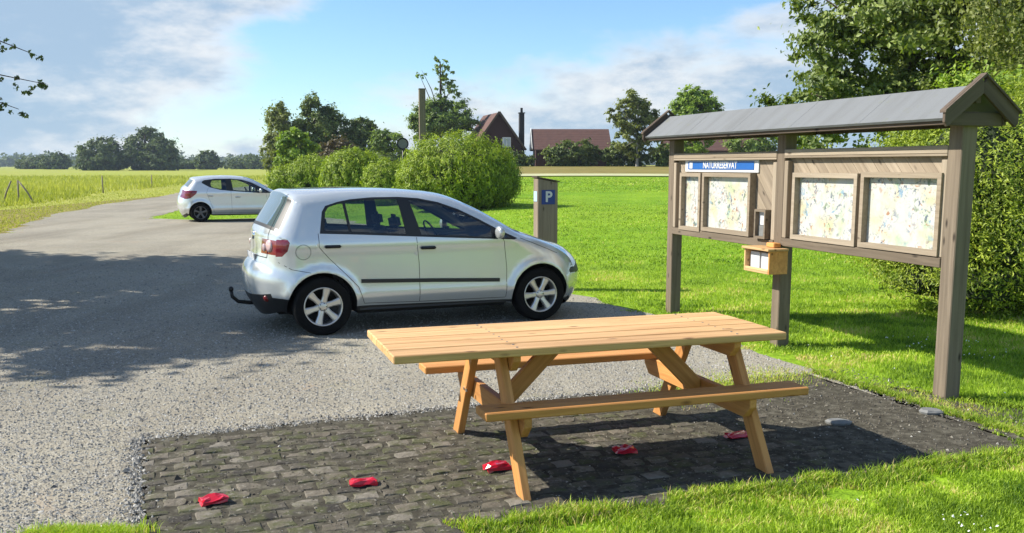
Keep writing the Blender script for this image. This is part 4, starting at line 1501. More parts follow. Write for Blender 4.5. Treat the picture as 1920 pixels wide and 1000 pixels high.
    for x, w, hh, n, sd, lab in ((-0.4, 3.0, 1.0, 7000, 51, 'low dark hedge under the gabled house'), (6.6, 3.3, 1.75, 13000, 52, 'rounded dark hedge below the maroon roof'), (12.4, 2.9, 1.6, 12000, 53, 'dark hedge left of the board'), (17.6, 2.6, 1.5, 8000, 54, 'loose hedge ending behind the left board post')):
        shrub('hedge', (x, 106), lab, [(0, 0, hh * .75, w, 1.2, hh), (-w * .45, -.2, hh * .65, w * .55, 1.0, hh * .9), (w * .45, -.1, hh * .6, w * .5, 1.0, hh * .95)], int(n * 1.2), 0.33, 'leaf_dark' if sd != 54 else 'leaf_green', H, sd, cat='hedge', sub=34, subr=0.2)
    # clump in the meadow
    for x, y, rx, hh, n, sd, mt, lab in ((-134, 318, 8.6, 11.2, 16000, 61, 'leaf_far', 'broad green tree on the left of the meadow clump'), (-121.5, 322, 9.0, 15.2, 24000, 62, 'leaf_far', 'tallest tree of the clump far across the meadow'), (-114.5, 316, 6.0, 11.2, 9000, 63, 'leaf_far', 'rounded tree on the right of the meadow clump')):
        tree('meadow_tree', (x, y), lab, [(0, 0, hh * .46, rx, rx * .8, hh * .46), (-rx * .4, 0, hh * .28, rx * .65, rx * .6, hh * .34), (rx * .4, 0, hh * .28, rx * .65, rx * .6, hh * .36), (rx * .1, 0, hh * .72, rx * .55, rx * .5, hh * .28), (0, 0, hh * .15, rx * .95, rx * .6, hh * .2)], n, 1.0, mt, r0=.5, group='clump of trees in the meadow', seed=sd, sub=20, subr=0.25)
    rr = random.Random(5)
    for x, y, rx, hh, lab in ((-232, 420, 8, 5.6, 'small dark tree left of the meadow clump, farther one'), (-188, 400, 6, 7.4, 'small bluish tree just left of the meadow clump'), (-210, 430, 9, 5.0, 'low dark thicket tree between two small ones'), (-119, 380, 4.5, 8.2, 'pointed far tree above the white car'), (-137, 400, 9, 5.0, 'low far tree right of the meadow clump'), (-112, 420, 13, 5.6, 'low far tree right of the pointed one'), (-95, 440, 14, 5.6, 'low far tree nearest the birches')):
        tree('far_tree', (x, y), lab, [(0, 0, hh * .45, rx, rx * .7, hh * .5), (rx * .5, 0, hh * .3, rx * .7, rx * .5, hh * .36), (-rx * .5, 0, hh * .28, rx * .7, rx * .5, hh * .34)], 3800, 1.4, 'leaf_far', r0=.3, group='small trees along the far edge of the meadow', seed=int(-x), sub=24)
    # far wood on the horizon, one mass
    cl = []
    for i in range(150):
        x = -900 + i * 9 + rr.uniform(-4, 4)
        hh = rr.uniform(10, 16)
        cl.append((x, 1050 + rr.uniform(-40, 40), hh * .45, rr.uniform(9, 15), 12, hh * .55))
    o = foliage('far_wood', cl, 26000, 3.8, 'leaf_far', None, seed=71, sub=10, subr=0.4, aspect=.8)
    tag(o, 'dark blue-green wood along the horizon', 'wood', kind='stuff')
    # big trees on the right
    tree('ash_tree', (9.2, 21), 'large dense broadleaf tree rising behind the board roof', [(-1.0, 0, 4.7, 2.2, 2.2, 2.2), (-2.5, -.3, 2.75, 1.5, 1.6, 1.15), (.5, .3, 3.2, 2.3, 2.2, 1.7), (-2.2, 0, 4.6, 1.3, 1.3, 1.3), (1.5, 0, 5.8, 2.6, 2.2, 2.3), (-1.6, .3, 6.6, 1.5, 1.6, 1.3), (2.6, 0, 3.8, 2.2, 2, 2.0), (0, -.5, 2.4, 1.6, 1.3, 1.1)], 170000, 0.12, 'leaf_ash', h=6.5, r0=.25, seed=81, sub=34, subr=0.24, aspect=.55, limbs=14, fill=.4)
    root = tree('weeping_birch', (9.3, 17.5), 'weeping birch with hanging twigs above the right board end', [(-.3, 0, 5.2, 1.3, 1.3, 1.5), (.9, 0, 5.4, 1.4, 1.3, 1.6), (2.3, .2, 5.0, 1.4, 1.4, 1.7), (.4, 0, 6.9, 2.0, 1.8, 1.2)], 70000, 0.085, 'leaf_birch', h=7, r0=.16, bark='pale_bark', seed=82, sub=26, aspect=.6, strands=1.0, droop=1.2)
    tree('elder_tree', (8.6, 16.2), 'fresh green elder tree just above the board gable', [(0, 0, 2.75, 1.5, 1.3, 1.0), (1.1, 0, 3.5, 1.3, 1.2, 1.1), (1.6, 0, 2.4, 1.4, 1.3, 1.2)], 38000, 0.1, 'leaf_bright', h=3.2, r0=.1, seed=83, sub=26, subr=.26)
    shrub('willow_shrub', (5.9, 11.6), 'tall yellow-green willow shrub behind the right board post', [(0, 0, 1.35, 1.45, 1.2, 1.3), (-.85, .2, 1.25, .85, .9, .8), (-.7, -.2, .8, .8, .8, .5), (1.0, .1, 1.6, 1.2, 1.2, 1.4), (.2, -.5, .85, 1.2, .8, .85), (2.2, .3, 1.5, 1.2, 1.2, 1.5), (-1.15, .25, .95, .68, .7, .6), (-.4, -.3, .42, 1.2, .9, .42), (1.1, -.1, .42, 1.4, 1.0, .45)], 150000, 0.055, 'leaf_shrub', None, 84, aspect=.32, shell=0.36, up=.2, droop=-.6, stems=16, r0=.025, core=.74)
    # tree beside the lot at the left, only its twig and shadow reach the picture
    t = tree('roadside_tree', (-12.2, 13.2), 'tree left of the lot whose dark twig reaches into view', [(.5, -1.2, 5.6, 2.6, 2.8, 2.3), (.6, -3.2, 5.2, 2.2, 1.9, 1.7), (-.6, 2.2, 5.0, 2.6, 2.4, 2.0), (.9, .6, 4.2, 1.7, 2.2, 1.3), (0.3, 0, 7.0, 2.0, 2.4, 1.3)], 34000, 0.27, 'leaf_green', h=6, r0=.22, seed=91, sub=20, subr=.3, limbs=14)
    tree('roadside_tree', (-14.8, 16.9), 'tree left of the lot that shades the far gravel', [(0, 0, 5.8, 3.0, 2.6, 2.4), (-1.8, 1.0, 5.0, 2.2, 2.2, 1.9), (1.4, -.5, 5.0, 1.9, 2.0, 1.7)], 22000, 0.3, 'leaf_green', h=6.5, r0=.22, seed=93, sub=20, subr=.3, limbs=12)
    V, F = [], []
    P = []
    rr = random.Random(9)
    st = Vector((2.2, -.6, 3.6))
    tw = [(Vector((6.42, -1.2, 3.06)), Vector((4.6, -.9, 3.75))), (Vector((6.5, -1.2, 2.72)), Vector((4.6, -.9, 3.1))), (Vector((6.15, -1.2, 2.42)), Vector((4.6, -1.0, 2.95)))]
    for en, mid in tw:
        tube(V, F, [st, mid, en], [.03, .016, .004], 6)
        for k in range(34):
            t_ = rr.uniform(0.45, 1.0)
            q = (st.lerp(mid, t_ * 2) if t_ < .5 else mid.lerp(en, t_ * 2 - 1))
            P.append(q + Vector((rr.gauss(0, .05), rr.gauss(0, .05), rr.gauss(-.03, .05))))
    pydata('branch', V, F, 'bark', t, True)
    cl = [(p.x, p.y, p.z, .035, .035, .035) for p in P]
    foliage('twig_leaves', cl, 1500, 0.055, 'leaf_dark', t, aspect=.5, sub=3, subr=.8, seed=92)


# ------------------------------------------------------------------ cars
def catmull(keys, sub=6):
    K = np.array(keys, float)
    n = len(K)
    out, par = [], []
    for i in range(n - 1):
        p0, p1, p2, p3 = K[max(i - 1, 0)], K[i], K[i + 1], K[min(i + 2, n - 1)]
        for j in range(sub):
            t = j / sub
            out.append(0.5 * ((2 * p1) + (p2 - p0) * t + (2 * p0 - 5 * p1 + 4 * p2 - p3) * t * t + (3 * p1 - p0 - 3 * p2 + p3) * t ** 3))
            par.append(i + t)
    out.append(K[-1])
    par.append(n - 1)
    return np.array(out), np.array(par)


class Car:
    def __init__(s, spec, loc, yaw, name, label):
        s.S = spec
        s.root = empty(name, (loc[0], loc[1], 0.006), yaw, label, 'car', 'cars parked on the gravel')
        s.O, s.par = catmull(spec['outline'], 7)       # x, z, R, bulge, p
        s.build()

    def nearest(s, x, z):
        d = np.full(x.shape, 1e9)
        Rr = np.zeros(x.shape)
        O = s.O
        for i in range(len(O) - 1):
            a, b = O[i, :2], O[i + 1, :2]
            ab = b - a
            t = np.clip(((x - a[0]) * ab[0] + (z - a[1]) * ab[1]) / max(ab @ ab, 1e-9), 0, 1)
            q = np.hypot(x - a[0] - t * ab[0], z - a[1] - t * ab[1])
            m = q < d
            d = np.where(m, q, d)
            Rr = np.where(m, O[i, 2] + (O[i + 1, 2] - O[i, 2]) * t, Rr)
        return d, Rr

    def Y(s, x, z):
        S = s.S
        x, z = np.atleast_1d(np.asarray(x, float)), np.atleast_1d(np.asarray(z, float))
        W = np.full(x.shape, S['W'])
        W = W - 0.10 * np.clip((x - S['wb'] + 0.45) / 1.0, 0, 2) ** 2.2 - 0.05 * np.clip((0.1 - x) / 0.6, 0, 2) ** 2
        h = np.clip(z - S['belt'], 0, 1)
        W = W - 0.27 * h - 0.16 * h * h
        W = W - 0.09 * np.clip((0.42 - z) / 0.22, 0, 2) ** 2
        W = W + 0.010 * np.exp(-((z - S['belt'] + 0.06) / 0.045) ** 2)
        W = W + 0.009 * np.exp(-((z - 0.40) / 0.05) ** 2)
        for cx in (0, S['wb']):
            r = np.hypot(x - cx, z - S['rw'])
            W = W + 0.022 * np.exp(-((r - S['arch'] - 0.015) / 0.045) ** 2)
        d, Rr = s.nearest(x, z)
        e = 0.5 * Rr * np.clip(1 - d / np.maximum(Rr, 1e-3), 0, 1) ** 2
        return W - e

    def cross(s, j, q):
        """point on the loft over the car: outline sample j (float array ok), q in -1..1"""
        O = s.O
        B = O[j, :2]
        a, b = O[max(j - 1, 0), :2], O[min(j + 1, len(O) - 1), :2]
        t = b - a
        n = np.array([-t[1], t[0]]) / max(np.linalg.norm(t), 1e-6)
        C = B + n * O[j, 3]
        p = O[j, 4]
        ys = s.ys[j]
        f = abs(q) ** p
        P = C + (B - C) * f
        return (P[0], q * ys, P[1])

    def surf(s, x, z, side, off=0.0):
        return (x, side * (float(s.Y(x, z)[0]) + off), z)

    def ribbon(s, pts, w, off, mat, name, sides=(-1, 1), parent=None, closed=False, thick=0.0):
        pts = np.array(pts, float)
        # refine
        P = []
        n = len(pts)
        for i in range(n if closed else n - 1):
            a, b = pts[i], pts[(i + 1) % n]
            k = max(1, int(np.linalg.norm(b - a) / 0.05))
            for j in range(k):
                P.append(a + (b - a) * j / k)
        P.append(pts[0] if closed else pts[-1])
        P = np.array(P)
        T = np.gradient(P, axis=0)
        T /= np.maximum(np.linalg.norm(T, axis=1), 1e-6)[:, None]
        N = np.stack([-T[:, 1], T[:, 0]], 1)
        A, B = P + N * w / 2, P - N * w / 2
        ya, yb = s.Y(A[:, 0], A[:, 1]), s.Y(B[:, 0], B[:, 1])
        outs = []
        for sd in sides:
            V, F = [], []
            for i in range(len(P)):
                V += [(A[i, 0], sd * (ya[i] + off), A[i, 1]), (B[i, 0], sd * (yb[i] + off), B[i, 1])]
                if thick:
                    V += [(A[i, 0], sd * (ya[i] + off - thick), A[i, 1] + .002), (B[i, 0], sd * (yb[i] + off - thick), B[i, 1] - .002)]
            m = 4 if thick else 2
            for i in range(len(P) - 1):
                a = i * m
                F.append((a, a + 1, a + m + 1, a + m))
                if thick:
                    F.append((a, a + m, a + m + 2, a + 2))
                    F.append((a + 1, a + 3, a + m + 3, a + m + 1))
            if thick:
                F += [(0, 2, 3, 1), (len(V) - 4, len(V) - 3, len(V) - 1, len(V) - 2)]
            outs.append(pydata(name, V, F, mat, parent or s.root))
        return outs

    def build(s):
        S, O, root = s.S, s.O, s.root
        s.ys = s.Y(O[:, 0], O[:, 1])
        paint = S['paint']
        # ---- side skins by constrained triangulation
        loop = [tuple(p[:2]) for p in O] + list(S['bottom'])
        pts, edges = [], []

        def add_loop(L, closed=True):
            b = len(pts)
            out = []
            n = len(L)
            for i in range(n if closed else n - 1):
                a, c = np.array(L[i]), np.array(L[(i + 1) % n])
                k = max(1, int(np.linalg.norm(c - a) / 0.06))
                for j in range(k):
                    out.append(tuple(a + (c - a) * j / k))
            pts.extend(out)
            m = len(out)
            edges.extend([(b + i, b + (i + 1) % m) for i in range(m)])
        nb = len(loop)
        b0 = len(pts)
        pts.extend(loop)
        edges.extend([(b0 + i, b0 + (i + 1) % nb) for i in range(nb)])
        add_loop(S['dlo'])
        for g in S['glass']:
            add_loop(g)
        for dr in S['doors']:
            add_loop(dr)
        add_loop(S['tail'])
        add_loop(S['head'])
        for bz in S['black']:
            add_loop(bz)
        for cx in (0, S['wb']):
            pts_c = [(cx + S['arch'] * math.cos(a), S['rw'] + S['arch'] * math.sin(a)) for a in np.linspace(0, 2 * np.pi, 49)[:-1]]
            add_loop(pts_c)
            for rr_ in (0.02, 0.05, 0.09):
                pts.extend([(cx + (S['arch'] + rr_) * math.cos(a), S['rw'] + (S['arch'] + rr_) * math.sin(a)) for a in np.linspace(0, 2 * np.pi, 41)[:-1]])
        gx, gz = np.meshgrid(np.arange(-0.7, 3.3, 0.045), np.arange(0.2, 1.55, 0.04))
        gx, gz = gx.ravel(), gz.ravel()
        dd, _ = s.nearest(gx, gz)
        ok = pip(gx, gz, loop) & (dd > 0.012)
        pts.extend(list(zip(gx[ok], gz[ok])))
        # rings just inside the outline so the rounding is smooth
        for off in (0.02, 0.045, 0.08):
            for i in range(0, len(O), 1):
                a, c = O[max(i - 1, 0), :2], O[min(i + 1, len(O) - 1), :2]
                t = c - a
                n = np.array([t[1], -t[0]]) / max(np.linalg.norm(t), 1e-6)
                q = O[i, :2] + n * off
                pts.append(tuple(q))
        res = delaunay_2d_cdt([Vector(p) for p in pts], edges, [], 0, 1e-5)
        V2 = np.array([(v.x, v.y) for v in res[0]])
        T = np.array([f for f in res[2] if len(f) == 3])
        c = V2[T].mean(1)
        cx_, cz_ = c[:, 0], c[:, 1]
        reg = np.full(len(T), 'body', dtype=object)
        for k, dr in enumerate(S['doors']):
            reg[pip(cx_, cz_, dr)] = 'door%d' % k
        for k, bz in enumerate(S['black']):
            reg[pip(cx_, cz_, bz)] = 'black%d' % k
        reg[pip(cx_, cz_, S['tail'])] = 'tail'
        reg[pip(cx_, cz_, S['head'])] = 'head'
        reg[pip(cx_, cz_, S['dlo'])] = 'dlo'
        for k, g in enumerate(S['glass']):
            reg[pip(cx_, cz_, g)] = 'glass%d' % k
        out = ~pip(cx_, cz_, loop)
        for cx in (0, S['wb']):
            out |= np.hypot(cx_ - cx, cz_ - S['rw']) < S['arch'] - 0.002
        reg[out] = 'none'
        Yv = s.Y(V2[:, 0], V2[:, 1])
        bodyV, bodyF = [], []

        def piece(name, mat, mask, side, off=0.0, parent=None):
            tri = T[mask]
            if not len(tri):
                return None
            u, inv = np.unique(tri, return_inverse=True)
            inv = inv.reshape(-1, 3)
            V = [(V2[i, 0], side * (Yv[i] + off), V2[i, 1]) for i in u]
            F = [tuple(int(q) for q in (f if side < 0 else f[::-1])) for f in inv]
            return pydata(name, V, F, mat, parent or root, True)
        names = {'tail': ('tail_lamp', 'tail_red'), 'head': ('headlamp', 'lamp_clear'), 'dlo': ('window_surround', 'black_plastic')}
        doors = {}
        for side in (-1, 1):
            m = reg == 'body'
            u, inv = np.unique(T[m], return_inverse=True)
            inv = inv.reshape(-1, 3)
            b = len(bodyV)
            bodyV += [(V2[i, 0], side * Yv[i], V2[i, 1]) for i in u]
            bodyF += [tuple(int(q) + b for q in (f if side < 0 else f[::-1])) for f in inv]
            for k in range(len(S['doors'])):
                doors[(k, side)] = piece('door', paint, reg == 'door%d' % k, side)
            for key, (nm, mt) in names.items():
                doors[(key, side)] = piece(nm, mt, reg == key, side)
            for k in range(len(S['glass'])):
                piece('side_window', 'car_glass', reg == 'glass%d' % k, side, -0.004)
            for k in range(len(S['black'])):
                piece('bumper_trim' if k else 'sill', 'black_plastic', reg == 'black%d' % k, side)
        # ---- loft over the top, front and rear
        Q = sorted(set([round(x, 4) for x in np.concatenate([np.linspace(-1, 1, 25), [-.97, .97, -.94, .94], S['qb'], [-x for x in S['qb']]])]))
        nq = len(Q)
        G = np.array([[s.cross(j, q) for q in Q] for j in range(len(O))])
        cell = {}

        def zone(u, q):
            for nm, (u0, u1, q0, q1) in S['zones']:
                if u0 <= u < u1 and q0 <= abs(q) <= q1:
                    return nm
            return 'body'
        for j in range(len(O) - 1):
            u = (s.par[j] + s.par[j + 1]) / 2
            for i in range(nq - 1):
                cell.setdefault(zone(u, (Q[i] + Q[i + 1]) / 2), []).append((j, i))
        zn = {'windscreen': ('windscreen', 'car_glass'), 'rear_window': ('rear_window', 'rear_glass'), 'screen_edge': ('window_surround', 'black_plastic'), 'tail': ('tail_lamp', 'tail_red'),
              'head': ('headlamp', 'lamp_clear'), 'black': ('bumper_trim', 'black_plastic'), 'grille': ('grille', 'black_plastic')}
        for nm, cells in cell.items():
            ids, V, F = {}, [], []
            for (j, i) in cells:
                f = []
                for (a, c2) in ((j, i), (j, i + 1), (j + 1, i + 1), (j + 1, i)):
                    if (a, c2) not in ids:
                        ids[(a, c2)] = len(V)
                        V.append(tuple(G[a, c2]))
                    f.append(ids[(a, c2)])
                F.append(tuple(f[::-1]))
            if nm == 'body':
                b = len(bodyV)
                bodyV += V
                bodyF += [tuple(q + b for q in f) for f in F]
            else:
                lab = list(range(len(V)))

                def find(a):
                    while lab[a] != a:
                        lab[a] = lab[lab[a]]
                        a = lab[a]
                    return a
                for f in F:
                    for q in f[1:]:
                        lab[find(q)] = find(f[0])
                comps = {}
                for f in F:
                    comps.setdefault(find(f[0]), []).append(f)
                for FF in comps.values():
                    us = sorted(set(q for f in FF for q in f))
                    mp = {q: i for i, q in enumerate(us)}
                    pydata(zn[nm][0], [V[q] for q in us], [tuple(mp[q] for q in f) for f in FF], zn[nm][1], root, True)
        bm = bmesh.new()
        me = bpy.data.meshes.new('tmp')
        me.from_pydata(bodyV, [], bodyF)
        bm.from_mesh(me)
        bpy.data.meshes.remove(me)
        bmesh.ops.remove_doubles(bm, verts=bm.verts[:], dist=0.0006)
        bmesh.ops.recalc_face_normals(bm, faces=bm.faces[:])
        body = from_bm('body', bm, paint, root, True)
        s.G, s.Q = G, Q
        # ---- seams
        for sm in S['seams']:
            s.ribbon(sm, 0.005, 0.0012, 'dark_void', 'panel_gap')
        # ---- hatch and bonnet gaps over the loft
        for (kind, val, r0, r1) in S['loft_seams']:
            V, F = [], []
            if kind == 'u':
                j = int(np.argmin(np.abs(s.par - val)))
                P = [Vector(s.cross(j, q)) for q in np.linspace(r0, r1, 40)]
                P2 = [Vector(s.cross(min(j + 1, len(O) - 1), q)) for q in np.linspace(r0, r1, 40)]
            else:
                js = [j for j in range(len(O)) if r0 <= s.par[j] <= r1]
                P = [Vector(s.cross(j, val)) for j in js]
                P2 = [Vector(s.cross(j, val - 0.02 * (1 if val > 0 else -1))) for j in js]
            for k, (a, b) in enumerate(zip(P, P2)):
                dirn = (b - a).normalized() * 0.008
                tn = (P[min(k + 1, len(P) - 1)] - P[max(k - 1, 0)]).normalized()
                nn = tn.cross(dirn).normalized()
                if nn.dot(a - Vector((1.2, 0, 0.7))) < 0:
                    nn = -nn
                V += [tuple(a + nn * .0015), tuple(a + dirn + nn * .0015)]
                if k:
                    F.append((2 * k - 2, 2 * k - 1, 2 * k + 1, 2 * k))
            pydata('panel_gap', V, F, 'dark_void', root)
        # ---- side mouldings, handles, fuel flap, mirrors
        if S.get('trim'):
            s.ribbon(S['trim'], 0.038, 0.016, 'black_plastic', 'side_moulding', thick=0.02)
        for side in (-1, 1):
            for (hx, hz) in S['handles']:
                dk = [k for k, dr in enumerate(S['doors']) if pip(np.array([hx]), np.array([hz]), dr)[0]]
                par = doors.get((dk[0], side)) if dk else None
                y = float(s.Y(hx, hz)[0])
                bm = bmesh.new()
                bm_box(bm, -0.085, 0.085, -0.008, 0.018, -0.016, 0.016)
                bmesh.ops.bevel(bm, geom=bm.edges[:], offset=0.009, segments=2, affect='EDGES')
                o = from_bm('handle', bm, S['handle_mat'], par or root, True)
                o.location = (hx, side * (y + 0.012), hz)
                o.rotation_euler = (0, 0, math.pi if side < 0 else 0)
            # mirror
            mx, mz = S['mirror']
            y = float(s.Y(mx, mz)[0])
            bm = bmesh.new()
            bmesh.ops.create_icosphere(bm, subdivisions=3, radius=1.0)
            for v in bm.verts:
                v.co.x *= 0.06 if v.co.x > 0 else 0.035
                v.co.y *= 0.085
                v.co.z *= 0.07
            o = from_bm('mirror', bm, paint, root, True)
            o.location = (mx, side * (y + 0.1), mz + 0.03)
            bm = bmesh.new()
            bm_box(bm, -0.02, 0.04, -0.06, 0.06, -0.02, 0.02)
            bmesh.ops.bevel(bm, geom=bm.edges[:], offset=0.008, segments=1, affect='EDGES')
            a = from_bm('mirror_arm', bm, 'black_plastic', o)
            a.location = (0, -side * 0.08, -0.05)
        if S.get('fuel'):
            fx, fz, fr = S['fuel']
            s.ribbon([(fx + fr * math.cos(a), fz + fr * math.sin(a)) for a in np.linspace(0, 2 * np.pi, 28)[:-1]], 0.006, 0.0012, 'slate', 'fuel_flap', sides=(-1,), closed=True)
        # ---- underbody, arch liners, cabin
        def prism(name, x0, x1, hw, z0, z1, mat, bev=0.02):
            bm = bmesh.new()
            bm_box(bm, x0, x1, -hw, hw, z0, z1)
            if bev:
                bmesh.ops.bevel(bm, geom=bm.edges[:], offset=bev, segments=2, affect='EDGES')
            return from_bm(name, bm, mat, root)
        wb, rw, ar = S['wb'], S['rw'], S['arch']
        W = S['W']
        prism('floor_pan', ar + 0.02, wb - ar - 0.02, W - 0.12, 0.19, 0.34, 'dark_void')
        prism('floor_pan', -0.42, wb + 0.4, W - 0.30, 0.20, 0.45, 'dark_void')
        prism('luggage_cover', -0.30, 0.28, W - 0.2, S['belt'] - 0.12, S['belt'] - 0.08, 'interior')
        for side in (-1, 1):
            V = [(x, side * (W - 0.085 + 0), z) for x, z in ((ar + .03, 0.3), (wb - ar - .03, 0.3), (wb - 0.5, S['belt'] - 0.12), (0.1, S['belt'] - 0.06))]
            pydata('door_card', V, [(0, 1, 2, 3)], 'interior', root)
            for cx in (0, wb):
                V, F = [], []
                n = 30
                for k in range(n):
                    a = R(-12) + (math.pi + R(24)) * k / (n - 1)
                    for yy in (W - 0.30, float(s.Y(cx + ar * math.cos(a), max(0.22, rw + ar * math.sin(a)))[0]) - 0.002):
                        V.append((cx + ar * math.cos(a), side * yy, rw + ar * math.sin(a)))
                    if k:
                        F.append((2 * k - 2, 2 * k - 1, 2 * k + 1, 2 * k))
                cidx = len(V)
                V.append((cx, side * (W - 0.30), rw))
                F += [(2 * k, 2 * k + 2, cidx) for k in range(n - 1)]
                pydata('arch_liner', V, F, 'dark_void', root)
        # seats
        def seat(x, y, w):
            bm = bmesh.new()
            bm_box(bm, x - 0.05, x + 0.45, y - w / 2, y + w / 2, 0.35, 0.55)
            bmesh.ops.bevel(bm, geom=bm.edges[:], offset=0.05, segments=2, affect='EDGES')
            b2 = bmesh.new()
            bm_box(b2, -0.07, 0.07, -w / 2, w / 2, 0, S['belt'] - 0.42)
            bmesh.ops.bevel(b2, geom=b2.edges[:], offset=0.05, segments=2, affect='EDGES')
            o = from_bm('seat', bm, 'seat_fabric', root, True)
            a = from_bm('seat_back', b2, 'seat_fabric', o, True)
            a.matrix_local = Matrix.Translation((x - 0.06, y, 0.5)) @ Matrix.Rotation(R(-14), 4, 'Y')
            nh = 1 if w < 0.8 else 2
            for k in range(nh):
                b3 = bmesh.new()
                bm_box(b3, -0.045, 0.045, -0.12, 0.12, 0, 0.17)
                bmesh.ops.bevel(b3, geom=b3.edges[:], offset=0.04, segments=2, affect='EDGES')
                hr = from_bm('headrest', b3, 'seat_fabric', o, True)
                yo = y if nh == 1 else y + (k - 0.5) * 0.7
                hr.matrix_local = Matrix.Translation((x - 0.06 - math.sin(R(14)) * (S['belt'] + 0.12), yo, S['belt'] + 0.1)) @ Matrix.Rotation(R(-10), 4, 'Y') if False else Matrix.Translation((x - 0.06 - math.sin(R(14)) * (S['belt'] - 0.38), yo, S['belt'] + 0.06)) @ Matrix.Rotation(R(-10), 4, 'Y')
        seat(1.12, -0.36, 0.5)
        seat(1.12, 0.36, 0.5)
        seat(0.32, 0.0, 1.25)
        prism('dashboard', wb - 0.78, wb - 0.28, W - 0.14, S['belt'] - 0.32, S['belt'] - 0.06, 'interior', 0.06)
        o = lathe('steering_wheel', [(0.175, 0.0), (0.185, 0.012), (0.195, 0), (0.185, -0.012), (0.175, 0)], 'black_plastic', root, 30)
        o.matrix_local = Matrix.Translation((wb - 0.88, 0.36, S['belt'] - 0.06)) @ Matrix.Rotation(R(62), 4, 'Y') @ Matrix.Rotation(R(90), 4, 'X')
        # ---- wheels
        for cx in (0, wb):
            for side in (-1, 1):
                s.wheel(cx, side)

    def wheel(s, cx, side):
        S = s.S
        rw = S['rw']
        rim = S['rim']
        yc = float(s.Y(cx, rw + S['arch'] + 0.03)[0]) - 0.115
        hub = lathe('wheel', [(rim * 0.98, 0.03), (rim * 0.9, 0.045), (0.02, 0.045)], 'black_metal', s.root, 32)
        w = 0.1
        tyre = lathe('tyre', [(rim * .96, -w * .8), (rim, -w * .92), (rim * 1.06, -w * .99), (rw * .9, -w * 1.05), (rw * .97, -w * .93), (rw, -w * .7), (rw, w * .7), (rw * .97, w * .93), (rw * .9, w), (rim, w * .9)], 'rubber', hub, 48)
        prof = [(rim * 0.985, -w * .86), (rim * .99, -w * .99), (rim * .94, -w * .97), (rim * .90, -w * .8), (rim * .88, -0.01), (rim * .86, 0.02)]
        rm = lathe('rim', prof, S['rim_mat'], hub, 48)
        # spokes
        bm = bmesh.new()
        ns = S['spokes']
        for k in range(ns):
            a = 2 * math.pi * k / ns + 0.26
            for sg in (0,):
                sec = []
                for (r_, hw_, y_) in ((rim * 0.16, rim * .16, -w * .72), (rim * 0.5, rim * .135, -w * .8), (rim * 0.93, rim * .2, -w * .88)):
                    sec.append([(r_, -hw_, y_ + .01), (r_, -hw_ * .6, y_), (r_, hw_ * .6, y_), (r_, hw_, y_ + .01), (r_, hw_, y_ + .04), (r_, -hw_, y_ + .04)])
                rings = []
                for sc_ in sec:
                    rings.append([bm.verts.new((p[0] * math.cos(a) - p[1] * math.sin(a), p[2], p[0] * math.sin(a) + p[1] * math.cos(a))) for p in sc_])
                for r0, r1 in zip(rings, rings[1:]):
                    for i in range(6):
                        bm.faces.new((r0[i], r0[(i + 1) % 6], r1[(i + 1) % 6], r1[i]))
        bmesh.ops.recalc_face_normals(bm, faces=bm.faces[:])
        from_bm('spokes', bm, S['rim_mat'], hub)
        lathe('hub_cap', [(rim * .24, -w * .5), (rim * .235, -w * .76), (rim * .17, -w * .82), (0.001, -w * .83)], S['rim_mat'], hub, 24)
        V, F = [], []
        for k in range(5):
            a = 2 * math.pi * k / 5
            x, z = rim * .17 * math.cos(a), rim * .17 * math.sin(a)
            tube(V, F, [(x, -w * .78, z), (x, -w * .845, z)], [rim * .03] * 2, 6)
        pydata('wheel_bolts', V, F, 'black_metal', hub)
        hub.location = (cx, side * yc, rw)
        hub.rotation_euler = (0, 0.5 * cx, 0 if side < 0 else math.pi)


def disc_on(car, u, q, r, mat, name, off=0.006, n=20):
    """round lens set on the lofted skin"""
    j = int(np.argmin(np.abs(car.par - u)))
    P = Vector(car.cross(j, q))
    a = Vector(car.cross(j, q + 0.03)) - Vector(car.cross(j, q - 0.03))
    b = Vector(car.cross(j + 1, q)) - Vector(car.cross(j - 1, q))
    nn = a.cross(b).normalized()
    if nn.dot(P - Vector((1.2, 0, P.z))) < 0:
        nn = -nn
    o = lathe(name, [(r, 0.012), (r * .96, -0.002), (r * .6, -0.007), (0.001, -0.009)], mat, car.root, n)
    o.matrix_local = Matrix.Translation(P + nn * off) @ (-nn).to_track_quat('Y', 'Z').to_matrix().to_4x4()
    return o


